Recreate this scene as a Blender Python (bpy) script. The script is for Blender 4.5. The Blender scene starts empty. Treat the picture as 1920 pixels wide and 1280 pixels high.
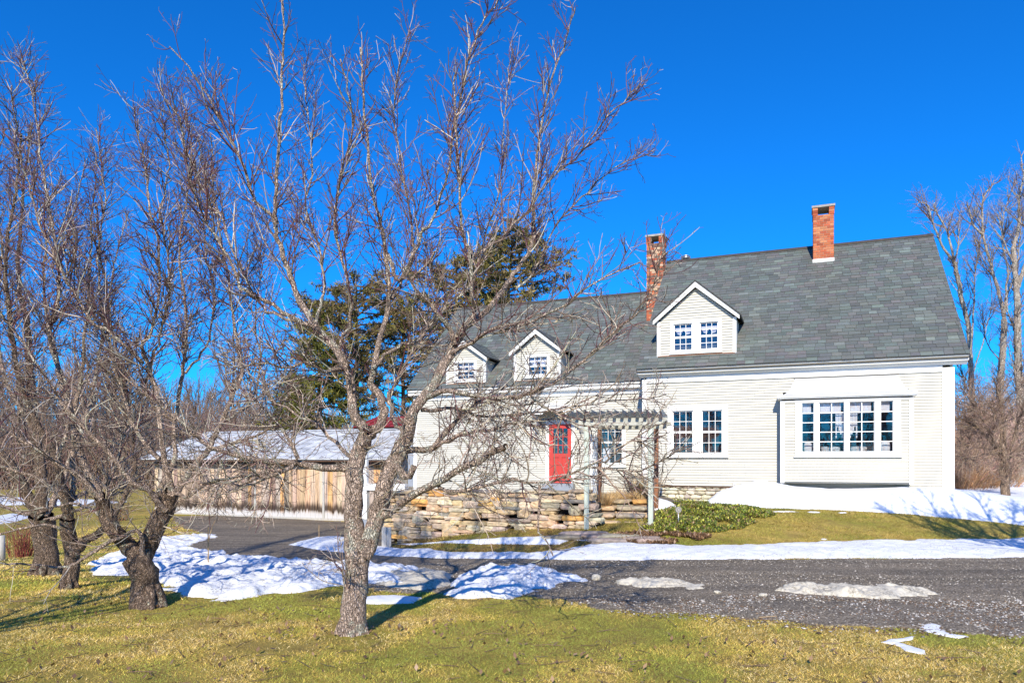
import bpy, math, random, bmesh
import numpy as np
from mathutils import Vector, Matrix
random.seed(7); rng = np.random.default_rng(11)
PI = math.pi
scene = bpy.context.scene
COL = scene.collection
# ------------------------------------------------------------------ survey of the place
F, HZ, CAMH = 1330.3, 859.0, 1.65           # focal length / horizon row of a 1920 px wide survey picture
ANG = math.radians(22.03); CA, SA = math.cos(ANG), math.sin(ANG)
HX, HY = (1205.6-960)/F*19.7, 19.7          # front left corner of the main house
def at(px, py, D): return Vector(((px-960)/F*D, D, CAMH-(py-HZ)/F*D))
def hs(px, py, v):                           # picture -> (u, z) on the house plane of depth v
    t = (px-960)/F
    u = (t*(HY+v*CA)-HX-v*SA)/(CA+t*SA)
    return u, CAMH-(py-HZ)/F*(HY-u*SA+v*CA)
def sstep(a, b, x):
    t = np.clip((np.asarray(x, float)-a)/(b-a), 0, 1); return t*t*(3-2*t)
# ------------------------------------------------------------------ numpy noise
_tab = rng.random(65536)
def vnoise(x, y, seed=0):
    x = np.asarray(x, float); y = np.asarray(y, float)
    xi = np.floor(x).astype(np.int64); yi = np.floor(y).astype(np.int64)
    fx = x-xi; fy = y-yi; fx = fx*fx*(3-2*fx); fy = fy*fy*(3-2*fy)
    def h(a, b): return _tab[((a*7349 + b*91331 + seed*15731) ^ (a*b*31)) & 65535]
    return (h(xi, yi)*(1-fx)+h(xi+1, yi)*fx)*(1-fy)+(h(xi, yi+1)*(1-fx)+h(xi+1, yi+1)*fx)*fy
def fbm(x, y, o=4, seed=0):
    s = 0; a = .5; n = 0
    for i in range(o):
        s = s+a*vnoise(x, y, seed+i*17); n += a; a *= .5; x = np.asarray(x)*2.03+3.1; y = np.asarray(y)*2.03+1.7
    return s/n
# ------------------------------------------------------------------ terrain
def terr(X, Y):
    X = np.asarray(X, float); Y = np.asarray(Y, float)
    zr = .45*sstep(12.6, 16.8, Y)+.35*sstep(20, 40, Y)
    zl = -.55*sstep(8, 17, Y)-.07*sstep(17, 26, Y)-.5*sstep(40, 120, Y)
    w = sstep(-5, 3.5, X)
    z = zl*(1-w)+zr*w
    z = z+(fbm(X*.35, Y*.35, 3, 5)-.5)*.10*sstep(3, 8, Y)
    return z+6.0*sstep(110, 420, Y)
def tz(x, y): return float(terr(x, y))
def gp(px, py):                              # picture -> point on the ground
    lo, hi = 2.0, 160.0
    for _ in range(50):
        m = (lo+hi)/2; p = at(px, py, m)
        if p.z > tz(p.x, p.y): lo = m
        else: hi = m
    p = at(px, py, lo); return Vector((p.x, p.y, tz(p.x, p.y)))
# ------------------------------------------------------------------ materials
def newmat(name):
    m = bpy.data.materials.new(name); m.use_nodes = True
    nt = m.node_tree; b = nt.nodes['Principled BSDF']
    return m, nt, b
def N(nt, t, **k):
    n = nt.nodes.new(t)
    for a, v in k.items():
        if a in n.inputs: n.inputs[a].default_value = v
        else: setattr(n, a, v)
    return n
def rgba(c): return (c[0], c[1], c[2], 1)
def ramp(nt, fac, stops):
    r = nt.nodes.new('ShaderNodeValToRGB'); e = r.color_ramp.elements
    while len(e) < len(stops): e.new(.5)
    for x, (p, c) in zip(e, stops): x.position = p; x.color = rgba(c)
    nt.links.new(fac, r.inputs[0]); return r.outputs[0]
def mixc(nt, fac, a, b, mode='MIX'):
    m = nt.nodes.new('ShaderNodeMix'); m.data_type = 'RGBA'; m.blend_type = mode
    for s, v in ((0, fac), (6, a), (7, b)):
        if hasattr(v, 'links') or hasattr(v, 'is_linked'): nt.links.new(v, m.inputs[s])
        elif s == 0: m.inputs[0].default_value = v
        else: m.inputs[s].default_value = rgba(v)
    return m.outputs[2]
def noise(nt, vec, scale, detail=4, rough=.55):
    n = N(nt, 'ShaderNodeTexNoise'); n.inputs['Scale'].default_value = scale
    n.inputs['Detail'].default_value = detail; n.inputs['Roughness'].default_value = rough
    if vec is not None: nt.links.new(vec, n.inputs['Vector'])
    return n.outputs['Fac']
def coords(nt, scale=None, space='Object'):
    c = N(nt, 'ShaderNodeTexCoord').outputs[space]
    if scale:
        m = N(nt, 'ShaderNodeMapping'); m.inputs['Scale'].default_value = scale
        nt.links.new(c, m.inputs['Vector']); return m.outputs[0]
    return c
def bump(nt, b, h, strength=.3, dist=.01):
    n = N(nt, 'ShaderNodeBump'); n.inputs['Strength'].default_value = strength; n.inputs['Distance'].default_value = dist
    nt.links.new(h, n.inputs['Height']); nt.links.new(n.outputs[0], b.inputs['Normal'])
def simple(name, base, rough=.6, var=.12, scale=6, bmp=0, bscale=40, stretch=None, metal=0, attr=False, spec=.5):
    m, nt, b = newmat(name)
    c = coords(nt, stretch)
    f = noise(nt, c, scale, 5)
    lo = tuple(max(0, 1-var) for _ in range(3)); hi = tuple(1+var for _ in range(3))
    mul = ramp(nt, f, [(.3, lo), (.7, hi)])
    if attr:
        a = N(nt, 'ShaderNodeAttribute'); a.attribute_name = 'tint'; src = a.outputs['Color']
    else: src = base
    nt.links.new(mixc(nt, 1.0, src, mul, 'MULTIPLY'), b.inputs['Base Color'])
    b.inputs['Roughness'].default_value = rough; b.inputs['Metallic'].default_value = metal
    b.inputs['Specular IOR Level'].default_value = spec
    if bmp: bump(nt, b, noise(nt, c, bscale, 4), bmp, .01)
    return m
M = {}
M['siding'] = simple('siding_paint', None, .55, .06, 2.2, .05, 60, (1, 1, 3), 0, True)
M['trim'] = simple('white_trim_paint', (.82, .82, .79), .5, .03, 4)
M['snowmat'] = None
M['slate'] = simple('roof_slate', None, .55, .16, 30, .25, 50, None, 0, True)
M['brick'] = simple('chimney_brick', None, .85, .25, 25, .4, 60, None, 0, True)
M['mortar'] = simple('lime_mortar', (.36, .29, .23), .9, .15, 20)
M['stone'] = simple('field_stone', None, .85, .38, 9, .6, 26, (1, 1, 1.8), 0, True)
M['dark'] = simple('dark_recess', (.012, .011, .010), .9, .1, 3)
M['cement'] = simple('cap_cement', (.35, .33, .30), .9, .2, 12, .3)
M['painted_stone'] = simple('painted_rubble', None, .9, .2, 12, .6, 30, None, 0, True)
M['red'] = simple('red_door_paint', (.54, .055, .042), .45, .06, 5)
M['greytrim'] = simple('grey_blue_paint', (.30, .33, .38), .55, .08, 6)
M['plainboard'] = simple('greyed_wood', (.45, .43, .39), .8, .2, 8, .2, 30, (6, 6, 1))
M['post'] = simple('weathered_pale_wood', (.50, .55, .47), .8, .16, 9, .2, 30, (8, 8, .7))
M['brownpost'] = simple('cedar_post', (.26, .11, .055), .8, .35, 9, .3, 30, (8, 8, .8))
M['rafter'] = simple('weathered_rafter', (.42, .42, .37), .8, .28, 9, .2, 30)
M['metal'] = simple('galvanised', (.65, .66, .68), .35, .08, 10, 0, 40, None, .8)
M['barnroof'] = simple('pale_metal_roof', (.56, .57, .58), .5, .40, 1.6, 0, 40, (1, 2.5, 1))
M['redroof'] = simple('red_metal_roof', (.30, .03, .03), .5, .1, 5)
M['darkwood'] = simple('dark_wood_and_eave_shade', (.10, .055, .035), .8, .3, 8, .2, 30)
M['whitemetal'] = simple('white_bay_roof', (.63, .64, .64), .55, .04, 10, .15, 20)
M['lead'] = simple('ridge_metal', (.075, .065, .05), .5, .25, 8)
M['flash'] = simple('flashing', (.62, .60, .58), .45, .1, 8)
M['cloth'] = simple('white_cloth', (.8, .82, .82), .8, .05, 20)
M['pillow'] = simple('striped_cushion', (.55, .52, .47), .9, .5, 30)
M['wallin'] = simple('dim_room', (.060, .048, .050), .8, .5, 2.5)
M['twig'] = simple('twig_bark', None, .6, .25, 14, 0, 40, None, 0, True, .3)
M['needle'] = simple('pine_needles', None, .7, .25, 2, 0, 40, None, 0, True, .2)
M['leafm'] = simple('ground_leaf', None, .45, .2, 6, 0, 40, None, 0, True, .4)
M['blade'] = simple('grass_blade', None, .7, .25, 1.5, 0, 40, None, 0, True, .2)
M['pebble'] = simple('pebble', None, .8, .2, 20, 0, 40, None, 0, True)
M['straw'] = simple('dry_straw', None, .8, .2, 10, 0, 40, None, 0, True, .2)

def bark_mat(name, base, pale, dark, s=1.0, lichen=.5):
    m, nt, b = newmat(name); c = coords(nt); cz = coords(nt, (1, 1, .45))
    n1 = noise(nt, cz, 34*s, 7, .7); n2 = noise(nt, c, 6*s, 6, .65); n3 = noise(nt, c, 45*s, 4, .7)
    v = N(nt, 'ShaderNodeTexVoronoi'); v.feature = 'DISTANCE_TO_EDGE'; v.inputs['Scale'].default_value = 42*s
    ds = N(nt, 'ShaderNodeVectorMath', operation='MULTIPLY_ADD'); nt.links.new(cz, ds.inputs[0]); ds.inputs[1].default_value = (1, 1, 1)
    nn = N(nt, 'ShaderNodeTexNoise'); nn.inputs['Scale'].default_value = 20*s; nt.links.new(cz, nn.inputs['Vector'])
    sc = N(nt, 'ShaderNodeVectorMath', operation='SCALE'); nt.links.new(nn.outputs['Color'], sc.inputs[0]); sc.inputs['Scale'].default_value = .11/s
    nt.links.new(sc.outputs[0], ds.inputs[2]); nt.links.new(ds.outputs[0], v.inputs['Vector'])
    crack = ramp(nt, v.outputs['Distance'], [(.0, (0, 0, 0)), (.10, (.45, .45, .45)), (.25, (1, 1, 1))])
    col = ramp(nt, n1, [(.30, dark), (.46, base), (.60, tuple(x*1.5 for x in base)), (.75, pale)])
    lf = ramp(nt, n2, [(lichen, (0, 0, 0)), (lichen+.07, (1, 1, 1))])
    pc = ramp(nt, n3, [(.30, tuple(x*.45 for x in pale)), (.5, pale), (.7, tuple(min(.75, x*1.25) for x in pale))])
    col = mixc(nt, lf, col, pc)
    col = mixc(nt, .55, col, mixc(nt, crack, tuple(x*1.2 for x in dark), (1, 1, 1)), 'MULTIPLY')
    nt.links.new(col, b.inputs['Base Color']); b.inputs['Roughness'].default_value = .9
    b.inputs['Specular IOR Level'].default_value = .15
    ad = N(nt, 'ShaderNodeMath', operation='ADD'); nt.links.new(n1, ad.inputs[0]); nt.links.new(crack, ad.inputs[1])
    bump(nt, b, ad.outputs[0], 1.0, .02); return m
M['bark'] = bark_mat('apple_bark', (.53, .41, .33), (.72, .68, .54), (.11, .075, .055), 1, .53)
M['shadebark'] = bark_mat('shaded_apple_bark', (.27, .195, .145), (.50, .48, .37), (.05, .034, .025), 1, .57)  # darker apple bark, with the shade of the dense crowns in its colour
M['palebark'] = bark_mat('pale_grey_bark', (.50, .42, .34), (.66, .61, .52), (.17, .13, .10), .5, .50)
M['brownbark'] = bark_mat('brown_bark', (.30, .22, .16), (.42, .37, .30), (.09, .06, .05), .5, .62)

def snow_mat(name, base, dirt=.0):
    m, nt, b = newmat(name); c = coords(nt)
    n = noise(nt, c, 5, 6, .65); n2 = noise(nt, c, 34, 5, .7); n3 = noise(nt, c, 3, 3)
    col = mixc(nt, ramp(nt, n3, [(.3, (0, 0, 0)), (.7, (1, 1, 1))]), tuple(x*.95 for x in base), base)
    if dirt:
        d = ramp(nt, n2, [(.54-dirt*.25, (0, 0, 0)), (.72-dirt*.25, (1, 1, 1))])
        d2 = ramp(nt, n, [(.42, (0, 0, 0)), (.62, (1, 1, 1))])
        col = mixc(nt, mixc(nt, 1.0, d, d2, 'MULTIPLY'), col, (.22, .19, .14))
    nt.links.new(col, b.inputs['Base Color']); b.inputs['Roughness'].default_value = .6
    b.inputs['Specular IOR Level'].default_value = .25
    s = N(nt, 'ShaderNodeMath', operation='ADD'); nt.links.new(n, s.inputs[0]); nt.links.new(n2, s.inputs[1])
    bump(nt, b, s.outputs[0], .35, .03); return m
M['snow'] = snow_mat('clean_snow', (.86, .88, .92))
M['dirtysnow'] = snow_mat('dirty_snow', (.66, .61, .50), .5)
M['banksnow'] = snow_mat('plowed_snow', (.85, .87, .91), .22)

def ground_mat():
    m, nt, b = newmat('winter_turf'); c = coords(nt)
    big = noise(nt, c, .55, 4, .6); mid = noise(nt, c, 3.2, 5, .6); fine = noise(nt, coords(nt, (1, .5, 1)), 90, 4, .7)
    col = ramp(nt, big, [(.30, (.32, .33, .06)), (.46, (.46, .38, .08)), (.60, (.60, .42, .12)), (.75, (.38, .36, .07))])
    col = mixc(nt, ramp(nt, mid, [(.42, (0, 0, 0)), (.68, (1, 1, 1))]), col, (.36, .26, .08))
    col = mixc(nt, .8, col, ramp(nt, fine, [(.3, (.35, .35, .35)), (.55, (1, 1, 1)), (.75, (1.5, 1.45, 1.3))]), 'MULTIPLY')
    nt.links.new(col, b.inputs['Base Color']); b.inputs['Roughness'].default_value = .95; b.inputs['Specular IOR Level'].default_value = .1
    bump(nt, b, fine, .9, .03); return m
M['turf'] = ground_mat()
def gravel_mat():
    m, nt, b = newmat('dark_gravel'); c = coords(nt)
    v = N(nt, 'ShaderNodeTexVoronoi'); v.inputs['Scale'].default_value = 55; nt.links.new(c, v.inputs['Vector'])
    v2 = N(nt, 'ShaderNodeTexVoronoi'); v2.inputs['Scale'].default_value = 120; nt.links.new(c, v2.inputs['Vector'])
    bw = N(nt, 'ShaderNodeRGBToBW'); nt.links.new(v.outputs['Color'], bw.inputs[0])
    col = ramp(nt, bw.outputs[0], [(.1, (.105, .084, .06)), (.5, (.205, .172, .13)), (.78, (.29, .245, .19)), (.92, (.44, .39, .32))])
    trk = noise(nt, coords(nt, (.07, 1.25, 1)), 1.9, 4, .6)
    col = mixc(nt, .85, col, ramp(nt, trk, [(.38, (.74, .74, .74)), (.5, (1.08, 1.07, 1.05)), (.62, (1.35, 1.33, 1.28))]), 'MULTIPLY')
    b2 = noise(nt, c, 1.1, 4)
    col = mixc(nt, .6, col, ramp(nt, b2, [(.35, (.75, .75, .76)), (.7, (1.2, 1.16, 1.1))]), 'MULTIPLY')
    nt.links.new(col, b.inputs['Base Color']); b.inputs['Roughness'].default_value = .9; b.inputs['Specular IOR Level'].default_value = .25
    s = N(nt, 'ShaderNodeMath', operation='ADD'); nt.links.new(v.outputs['Distance'], s.inputs[0]); nt.links.new(v2.outputs['Distance'], s.inputs[1])
    bump(nt, b, s.outputs[0], .8, -.012); return m
M['gravel'] = gravel_mat()
def barnwall_mat():
    m, nt, b = newmat('weathered_barn_boards')
    a = N(nt, 'ShaderNodeAttribute'); a.attribute_name = 'tint'
    st = noise(nt, coords(nt, (11, 11, .55)), 1.9, 7, .72)
    col = mixc(nt, 1.0, a.outputs['Color'], ramp(nt, st, [(.36, (.13, .11, .10)), (.44, (.62, .57, .54)), (.52, (1, .97, .95)), (.7, (1.25, 1.2, 1.16))]), 'MULTIPLY')
    o = N(nt, 'ShaderNodeSeparateXYZ'); nt.links.new(coords(nt), o.inputs[0])
    nz = noise(nt, coords(nt, (7, 7, .4)), 1.3, 5, .6)
    nz2 = N(nt, 'ShaderNodeMath', operation='MULTIPLY'); nt.links.new(nz, nz2.inputs[0]); nz2.inputs[1].default_value = .5
    ad0 = N(nt, 'ShaderNodeMath', operation='ADD'); nt.links.new(nz2.outputs[0], ad0.inputs[0]); nt.links.new(o.outputs[2], ad0.inputs[1])
    ad = N(nt, 'ShaderNodeMath', operation='MULTIPLY'); nt.links.new(ad0.outputs[0], ad.inputs[0]); ad.inputs[1].default_value = .5
    # stained splash zone above the sill, bleached frost-grey at the very bottom
    d = ramp(nt, ad.outputs[0], [(.36, (1, 1, 1)), (.41, (.35, .33, .32)), (.44, (.13, .12, .11)), (.50, (.17, .15, .14)), (.60, (1, 1, 1))])
    k = ramp(nt, ad.outputs[0], [(.37, (1, 1, 1)), (.43, (0, 0, 0))])
    col = mixc(nt, 1.0, col, d, 'MULTIPLY'); col = mixc(nt, k, col, (.55, .53, .51))
    nt.links.new(col, b.inputs['Base Color']); b.inputs['Roughness'].default_value = .85
    bump(nt, b, st, .3, .01); return m
M['barnwall'] = barnwall_mat()
def glass_mat():
    m = bpy.data.materials.new('window_glass'); m.use_nodes = True; nt = m.node_tree
    nt.nodes.clear(); out = nt.nodes.new('ShaderNodeOutputMaterial')
    tr = N(nt, 'ShaderNodeBsdfTransparent'); tr.inputs[0].default_value = (.88, .88, .92, 1)
    gl = N(nt, 'ShaderNodeBsdfGlossy'); gl.inputs['Roughness'].default_value = .02; gl.inputs['Color'].default_value = (1, .60, .60, 1)
    w = noise(nt, coords(nt), 2.2, 2); bp = N(nt, 'ShaderNodeBump'); bp.inputs['Strength'].default_value = .04; bp.inputs['Distance'].default_value = .05
    nt.links.new(w, bp.inputs['Height']); nt.links.new(bp.outputs[0], gl.inputs['Normal'])
    mx = N(nt, 'ShaderNodeMixShader'); mx.inputs[0].default_value = .22
    nt.links.new(tr.outputs[0], mx.inputs[1]); nt.links.new(gl.outputs[0], mx.inputs[2]); nt.links.new(mx.outputs[0], out.inputs[0])
    return m
M['glass'] = glass_mat()
# ------------------------------------------------------------------ mesh helpers
class MB:
    def __init__(s): s.v = []; s.f = []; s.c = []; s.sm = []
    def face(s, pts, c=(1, 1, 1), sm=False):
        n = len(s.v); s.v += [tuple(p) for p in pts]; s.f.append(tuple(range(n, n+len(pts)))); s.c.append(c); s.sm.append(sm)
    def box(s, x0, x1, y0, y1, z0, z1, c=(1, 1, 1), T=None):
        p = [(x, y, z) for z in (z0, z1) for y in (y0, y1) for x in (x0, x1)]
        if T: p = [T(*q) for q in p]
        n = len(s.v); s.v += [tuple(q) for q in p]
        for f in ((0, 2, 3, 1), (4, 5, 7, 6), (0, 1, 5, 4), (2, 6, 7, 3), (0, 4, 6, 2), (1, 3, 7, 5)):
            s.f.append(tuple(n+i for i in f)); s.c.append(c); s.sm.append(False)
    def hexa(s, p, c=(1, 1, 1)):
        n = len(s.v); s.v += [tuple(q) for q in p]
        for f in ((0, 2, 3, 1), (4, 5, 7, 6), (0, 1, 5, 4), (2, 6, 7, 3), (0, 4, 6, 2), (1, 3, 7, 5)):
            s.f.append(tuple(n+i for i in f)); s.c.append(c); s.sm.append(False)
    def prism(s, poly, a, b, axis, c=(1, 1, 1)):
        """extrude a 2D outline along axis 'x' (poly = y,z), 'y' (poly = x,z) or 'z'"""
        def P(q, t): return (t, q[0], q[1]) if axis == 'x' else ((q[0], t, q[1]) if axis == 'y' else (q[0], q[1], t))
        n = len(s.v); k = len(poly)
        s.v += [P(q, a) for q in poly]+[P(q, b) for q in poly]
        s.f.append(tuple(range(n, n+k))); s.f.append(tuple(range(n+2*k-1, n+k-1, -1)))
        for i in range(k):
            j = (i+1) % k; s.f.append((n+i, n+k+i, n+k+j, n+j))
        s.c += [c]*(k+2); s.sm += [False]*(k+2)
    def cyl(s, p, q, r0, r1, k=10, c=(1, 1, 1), caps=True):
        p = Vector(p); q = Vector(q); d = (q-p).normalized()
        a = d.orthogonal().normalized(); b = d.cross(a); n = len(s.v)
        for P, r in ((p, r0), (q, r1)):
            for i in range(k):
                t = 2*PI*i/k; s.v.append(tuple(P+a*(r*math.cos(t))+b*(r*math.sin(t))))
        for i in range(k):
            j = (i+1) % k; s.f.append((n+i, n+j, n+k+j, n+k+i)); s.c.append(c); s.sm.append(True)
        if caps:
            s.f.append(tuple(range(n+k-1, n-1, -1))); s.f.append(tuple(range(n+k, n+2*k))); s.c += [c, c]; s.sm += [False, False]
    def build(s, name, mat, parent=None, recalc=True):
        if mat is M.get('siding'): s.c = [(.56, .542, .475) if c == (1, 1, 1) else c for c in s.c]
        me = bpy.data.meshes.new(name); me.from_pydata(s.v, [], s.f)
        if recalc:
            bm = bmesh.new(); bm.from_mesh(me); bmesh.ops.recalc_face_normals(bm, faces=bm.faces); bm.to_mesh(me); bm.free()
        at_ = me.attributes.new('tint', 'FLOAT_COLOR', 'FACE')
        at_.data.foreach_set('color', np.array([(c[0], c[1], c[2], 1) for c in s.c], dtype=np.float32).ravel())
        if any(s.sm): me.polygons.foreach_set('use_smooth', s.sm)
        return link(name, me, mat, parent)
def link(name, me, mat, parent=None):
    o = bpy.data.objects.new(name, me); COL.objects.link(o)
    if mat is not None: me.materials.append(mat)
    if parent: o.parent = parent
    return o
def npmesh(name, V, Fc, mat, parent=None, vcol=None, smooth=True):
    """V (n,3), Fc (m,k) all faces with k corners, vcol (n,3)"""
    V = np.asarray(V, np.float32); Fc = np.asarray(Fc, np.int32); me = bpy.data.meshes.new(name)
    m, k = Fc.shape
    me.vertices.add(len(V)); me.vertices.foreach_set('co', V.ravel())
    me.loops.add(m*k); me.loops.foreach_set('vertex_index', Fc.ravel())
    me.polygons.add(m); me.polygons.foreach_set('loop_start', np.arange(0, m*k, k, dtype=np.int32))
    try: me.polygons.foreach_set('loop_total', np.full(m, k, np.int32))
    except Exception: pass
    if smooth: me.polygons.foreach_set('use_smooth', np.ones(m, bool))
    me.update(calc_edges=True)
    if vcol is not None:
        a = me.attributes.new('tint', 'FLOAT_COLOR', 'POINT')
        a.data.foreach_set('color', np.concatenate([np.asarray(vcol, np.float32), np.ones((len(V), 1), np.float32)], 1).ravel())
    return link(name, me, mat, parent)
def thing(name, label, cat, loc=(0, 0, 0), rz=0, group=None):
    o = bpy.data.objects.new(name, None); COL.objects.link(o); o.location = loc; o.rotation_euler = (0, 0, rz)
    tag(o, label, cat, group); o.empty_display_size = .2; return o
def tag(o, label=None, cat=None, group=None, kind=None):
    if label: o['label'] = label
    if cat: o['category'] = cat
    if group: o['group'] = group
    if kind: o['kind'] = kind
    return o
def jit(c, a): k = 1+random.uniform(-a, a); return tuple(max(0, x*k*(1+random.uniform(-a, a)*.35)) for x in c)
# ------------------------------------------------------------------ sheets on the ground
def inside(px, py, poly):
    r = np.zeros(px.shape, bool); n = len(poly); j = n-1
    for i in range(n):
        xi, yi = poly[i]; xj, yj = poly[j]
        c = ((yi > py) != (yj > py)) & (px < (xj-xi)*(py-yi)/((yj-yi) or 1e-9)+xi)
        r ^= c; j = i
    return r
def edgedist(px, py, poly):
    d = np.full(px.shape, 1e9); n = len(poly)
    for i in range(n):
        ax, ay = poly[i]; bx, by = poly[(i+1) % n]; dx, dy = bx-ax, by-ay
        t = np.clip(((px-ax)*dx+(py-ay)*dy)/(dx*dx+dy*dy+1e-12), 0, 1)
        d = np.minimum(d, np.hypot(px-ax-t*dx, py-ay-t*dy))
    return d
def gpoly(pts): return [tuple(gp(*p)[:2]) for p in pts]
def warp(X, Y, a, s, seed): return X+(fbm(X*s, Y*s, 4, seed)-.5)*2*a, Y+(fbm(X*s, Y*s, 4, seed+50)-.5)*2*a
def sheet(name, poly, cell, mat, zf, wa=.12, ws=1.6, seed=1, mask=None, zbase=terr):
    P = np.array(poly); x0, y0 = P.min(0)-.4; x1, y1 = P.max(0)+.4
    nx = int((x1-x0)/cell)+2; ny = int((y1-y0)/cell)+2
    gx, gy = np.meshgrid(x0+np.arange(nx)*cell, y0+np.arange(ny)*cell)
    wx, wy = warp(gx, gy, wa, ws, seed)
    ins = inside(wx, wy, poly); d = edgedist(wx, wy, poly)*np.where(ins, 1, -1)
    if mask is not None: ins &= mask(gx, gy)
    z = zbase(gx, gy)+zf(gx, gy, np.maximum(d, 0), ins)
    q = ins[:-1, :-1] | ins[1:, :-1] | ins[:-1, 1:] | ins[1:, 1:]
    z = np.where(ins, z, zbase(gx, gy)-.015)
    # pull the outermost vertices onto the outline so that the edge is not a staircase
    idx = np.arange(nx*ny).reshape(ny, nx)
    Q = np.stack([idx[:-1, :-1][q], idx[:-1, 1:][q], idx[1:, 1:][q], idx[1:, :-1][q]], 1)
    used = np.unique(Q); rm = np.full(nx*ny, -1); rm[used] = np.arange(len(used))
    V = np.stack([gx.ravel()[used], gy.ravel()[used], z.ravel()[used]], 1)
    return npmesh(name, V, rm[Q], mat)
# ------------------------------------------------------------------ branches
class Branches:
    def __init__(s): s.g = {}
    def add(s, pts, rad, sides, col):
        s.g.setdefault((len(pts), sides), []).append((pts, rad, col))
    def build(s, name, mat, parent, lump=0):
        VV = []; FF = []; CC = []; off = 0
        for (n, k), L in s.g.items():
            P = np.array([b[0] for b in L], float); R = np.array([b[1] for b in L], float); Cc = np.array([b[2] for b in L], float)
            m = len(L); T = np.gradient(P, axis=1); T /= np.linalg.norm(T, axis=2, keepdims=True)+1e-9
            ref = np.zeros_like(T); ref[..., 0] = .31; ref[..., 1] = .91; ref[..., 2] = .27
            A = np.cross(T, ref); A /= np.linalg.norm(A, axis=2, keepdims=True)+1e-9; B = np.cross(T, A)
            th = np.arange(k)*2*PI/k
            Rr = R[:, :, None]*np.ones(k)
            if lump: Rr = Rr*(1+lump*(rng.random((m, n, k))-.5)*2)
            V = P[:, :, None, :]+Rr[..., None]*(A[:, :, None, :]*np.cos(th)[None, None, :, None]+B[:, :, None, :]*np.sin(th)[None, None, :, None])
            idx = np.arange(m*n*k).reshape(m, n, k)
            a = idx[:, :-1, :]; b = idx[:, 1:, :]; a2 = np.roll(a, -1, 2); b2 = np.roll(b, -1, 2)
            FF.append(np.stack([a, a2, b2, b], -1).reshape(-1, 4)+off)
            VV.append(V.reshape(-1, 3)); CC.append(np.repeat(Cc, n*k, 0)); off += m*n*k
        if not VV: return None
        return npmesh(name, np.concatenate(VV), np.concatenate(FF), mat, parent, np.concatenate(CC))
def spl(P, n):
    """Catmull-Rom resample of control points to n points"""
    P = [np.array(p, float) for p in P]
    if len(P) == 2: P = [P[0], (P[0]+P[1])/2, P[1]]
    Q = [2*P[0]-P[1]]+P+[2*P[-1]-P[-2]]; out = []
    seg = len(P)-1
    for i in range(n):
        t = i/(n-1)*seg; k = min(int(t), seg-1); t -= k
        a, b, c, d = Q[k:k+4]
        out.append(.5*((2*b)+(-a+c)*t+(2*a-5*b+4*c-d)*t*t+(-a+3*b-3*c+d)*t**3))
    return np.array(out)
def unit(v): return v/(np.linalg.norm(v)+1e-9)
UP = np.array([0, 0, 1.])
def shoot(p, d, L, n, up, wob):
    pts = [np.array(p)]; d = unit(d)
    for i in range(n-1):
        d = unit(d+UP*up+rng.normal(0, wob, 3)); pts.append(pts[-1]+d*(L/(n-1)))
    return np.array(pts)
def twigcol(kind, z=0):
    r = random.random()
    if kind == 'apple':
        hi = min(max((z-1.4)/2.6, 0), 1)
        if r < .04+.40*hi: c = (.15, .065, .07)
        elif r < .52+.16*hi: c = tuple(a*hi+b*(1-hi) for a, b in zip((.18, .13, .10), (.25, .19, .145)))
        elif r < .86: c = (.50, .43, .35)
        else: c = (.09, .06, .05)
    elif kind == 'pale': c = (.40, .33, .26) if r < .4 else (.19, .13, .10)
    else: c = (.34, .24, .18) if r < .7 else (.16, .11, .085)
    return jit(c, .25)
def sprout(br, pts, rad, lev, P, kind, t0=.12):
    """grow side branches along a limb; P[lev] = spacing, length, spread, up, r, wobble, npts, sides"""
    if lev >= len(P): return
    sp, Ln, spread, up, r0, wob, n, sides = P[lev]
    seg = np.linalg.norm(np.diff(pts, axis=0), axis=1); tot = seg.sum(); cum = np.concatenate([[0], np.cumsum(seg)])/max(tot, 1e-6)
    cnt = tot*(1-t0)/sp; cnt = int(cnt)+(random.random() < cnt-int(cnt))
    for _ in range(cnt):
        t = t0+(1-t0)*random.random()
        i = min(np.searchsorted(cum, t, side='right')-1, len(seg)-1); f = (t-cum[i])/max(cum[i+1]-cum[i], 1e-6)
        p = pts[i]*(1-f)+pts[i+1]*f; tan = unit(pts[i+1]-pts[i]); rp = rad[i]*(1-f)+rad[i+1]*f
        q = rng.normal(0, 1, 3); q = unit(q-tan*np.dot(q, tan)); a = spread*random.uniform(.6, 1.25)
        d = tan*math.cos(a)+q*math.sin(a)
        L = Ln*random.uniform(.35, 1.3)*(1.25-.80*t)
        r = min(rp*.75, r0*random.uniform(.75, 1.2))
        c = shoot(p, d, L, n, up, wob); rr = np.linspace(r, max(r*.45, .0021), n)
        br.add(c, rr, sides, twigcol(kind, p[2])); sprout(br, c, rr, lev+1, P, kind, .15)
def lowf0(x): return x
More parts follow.
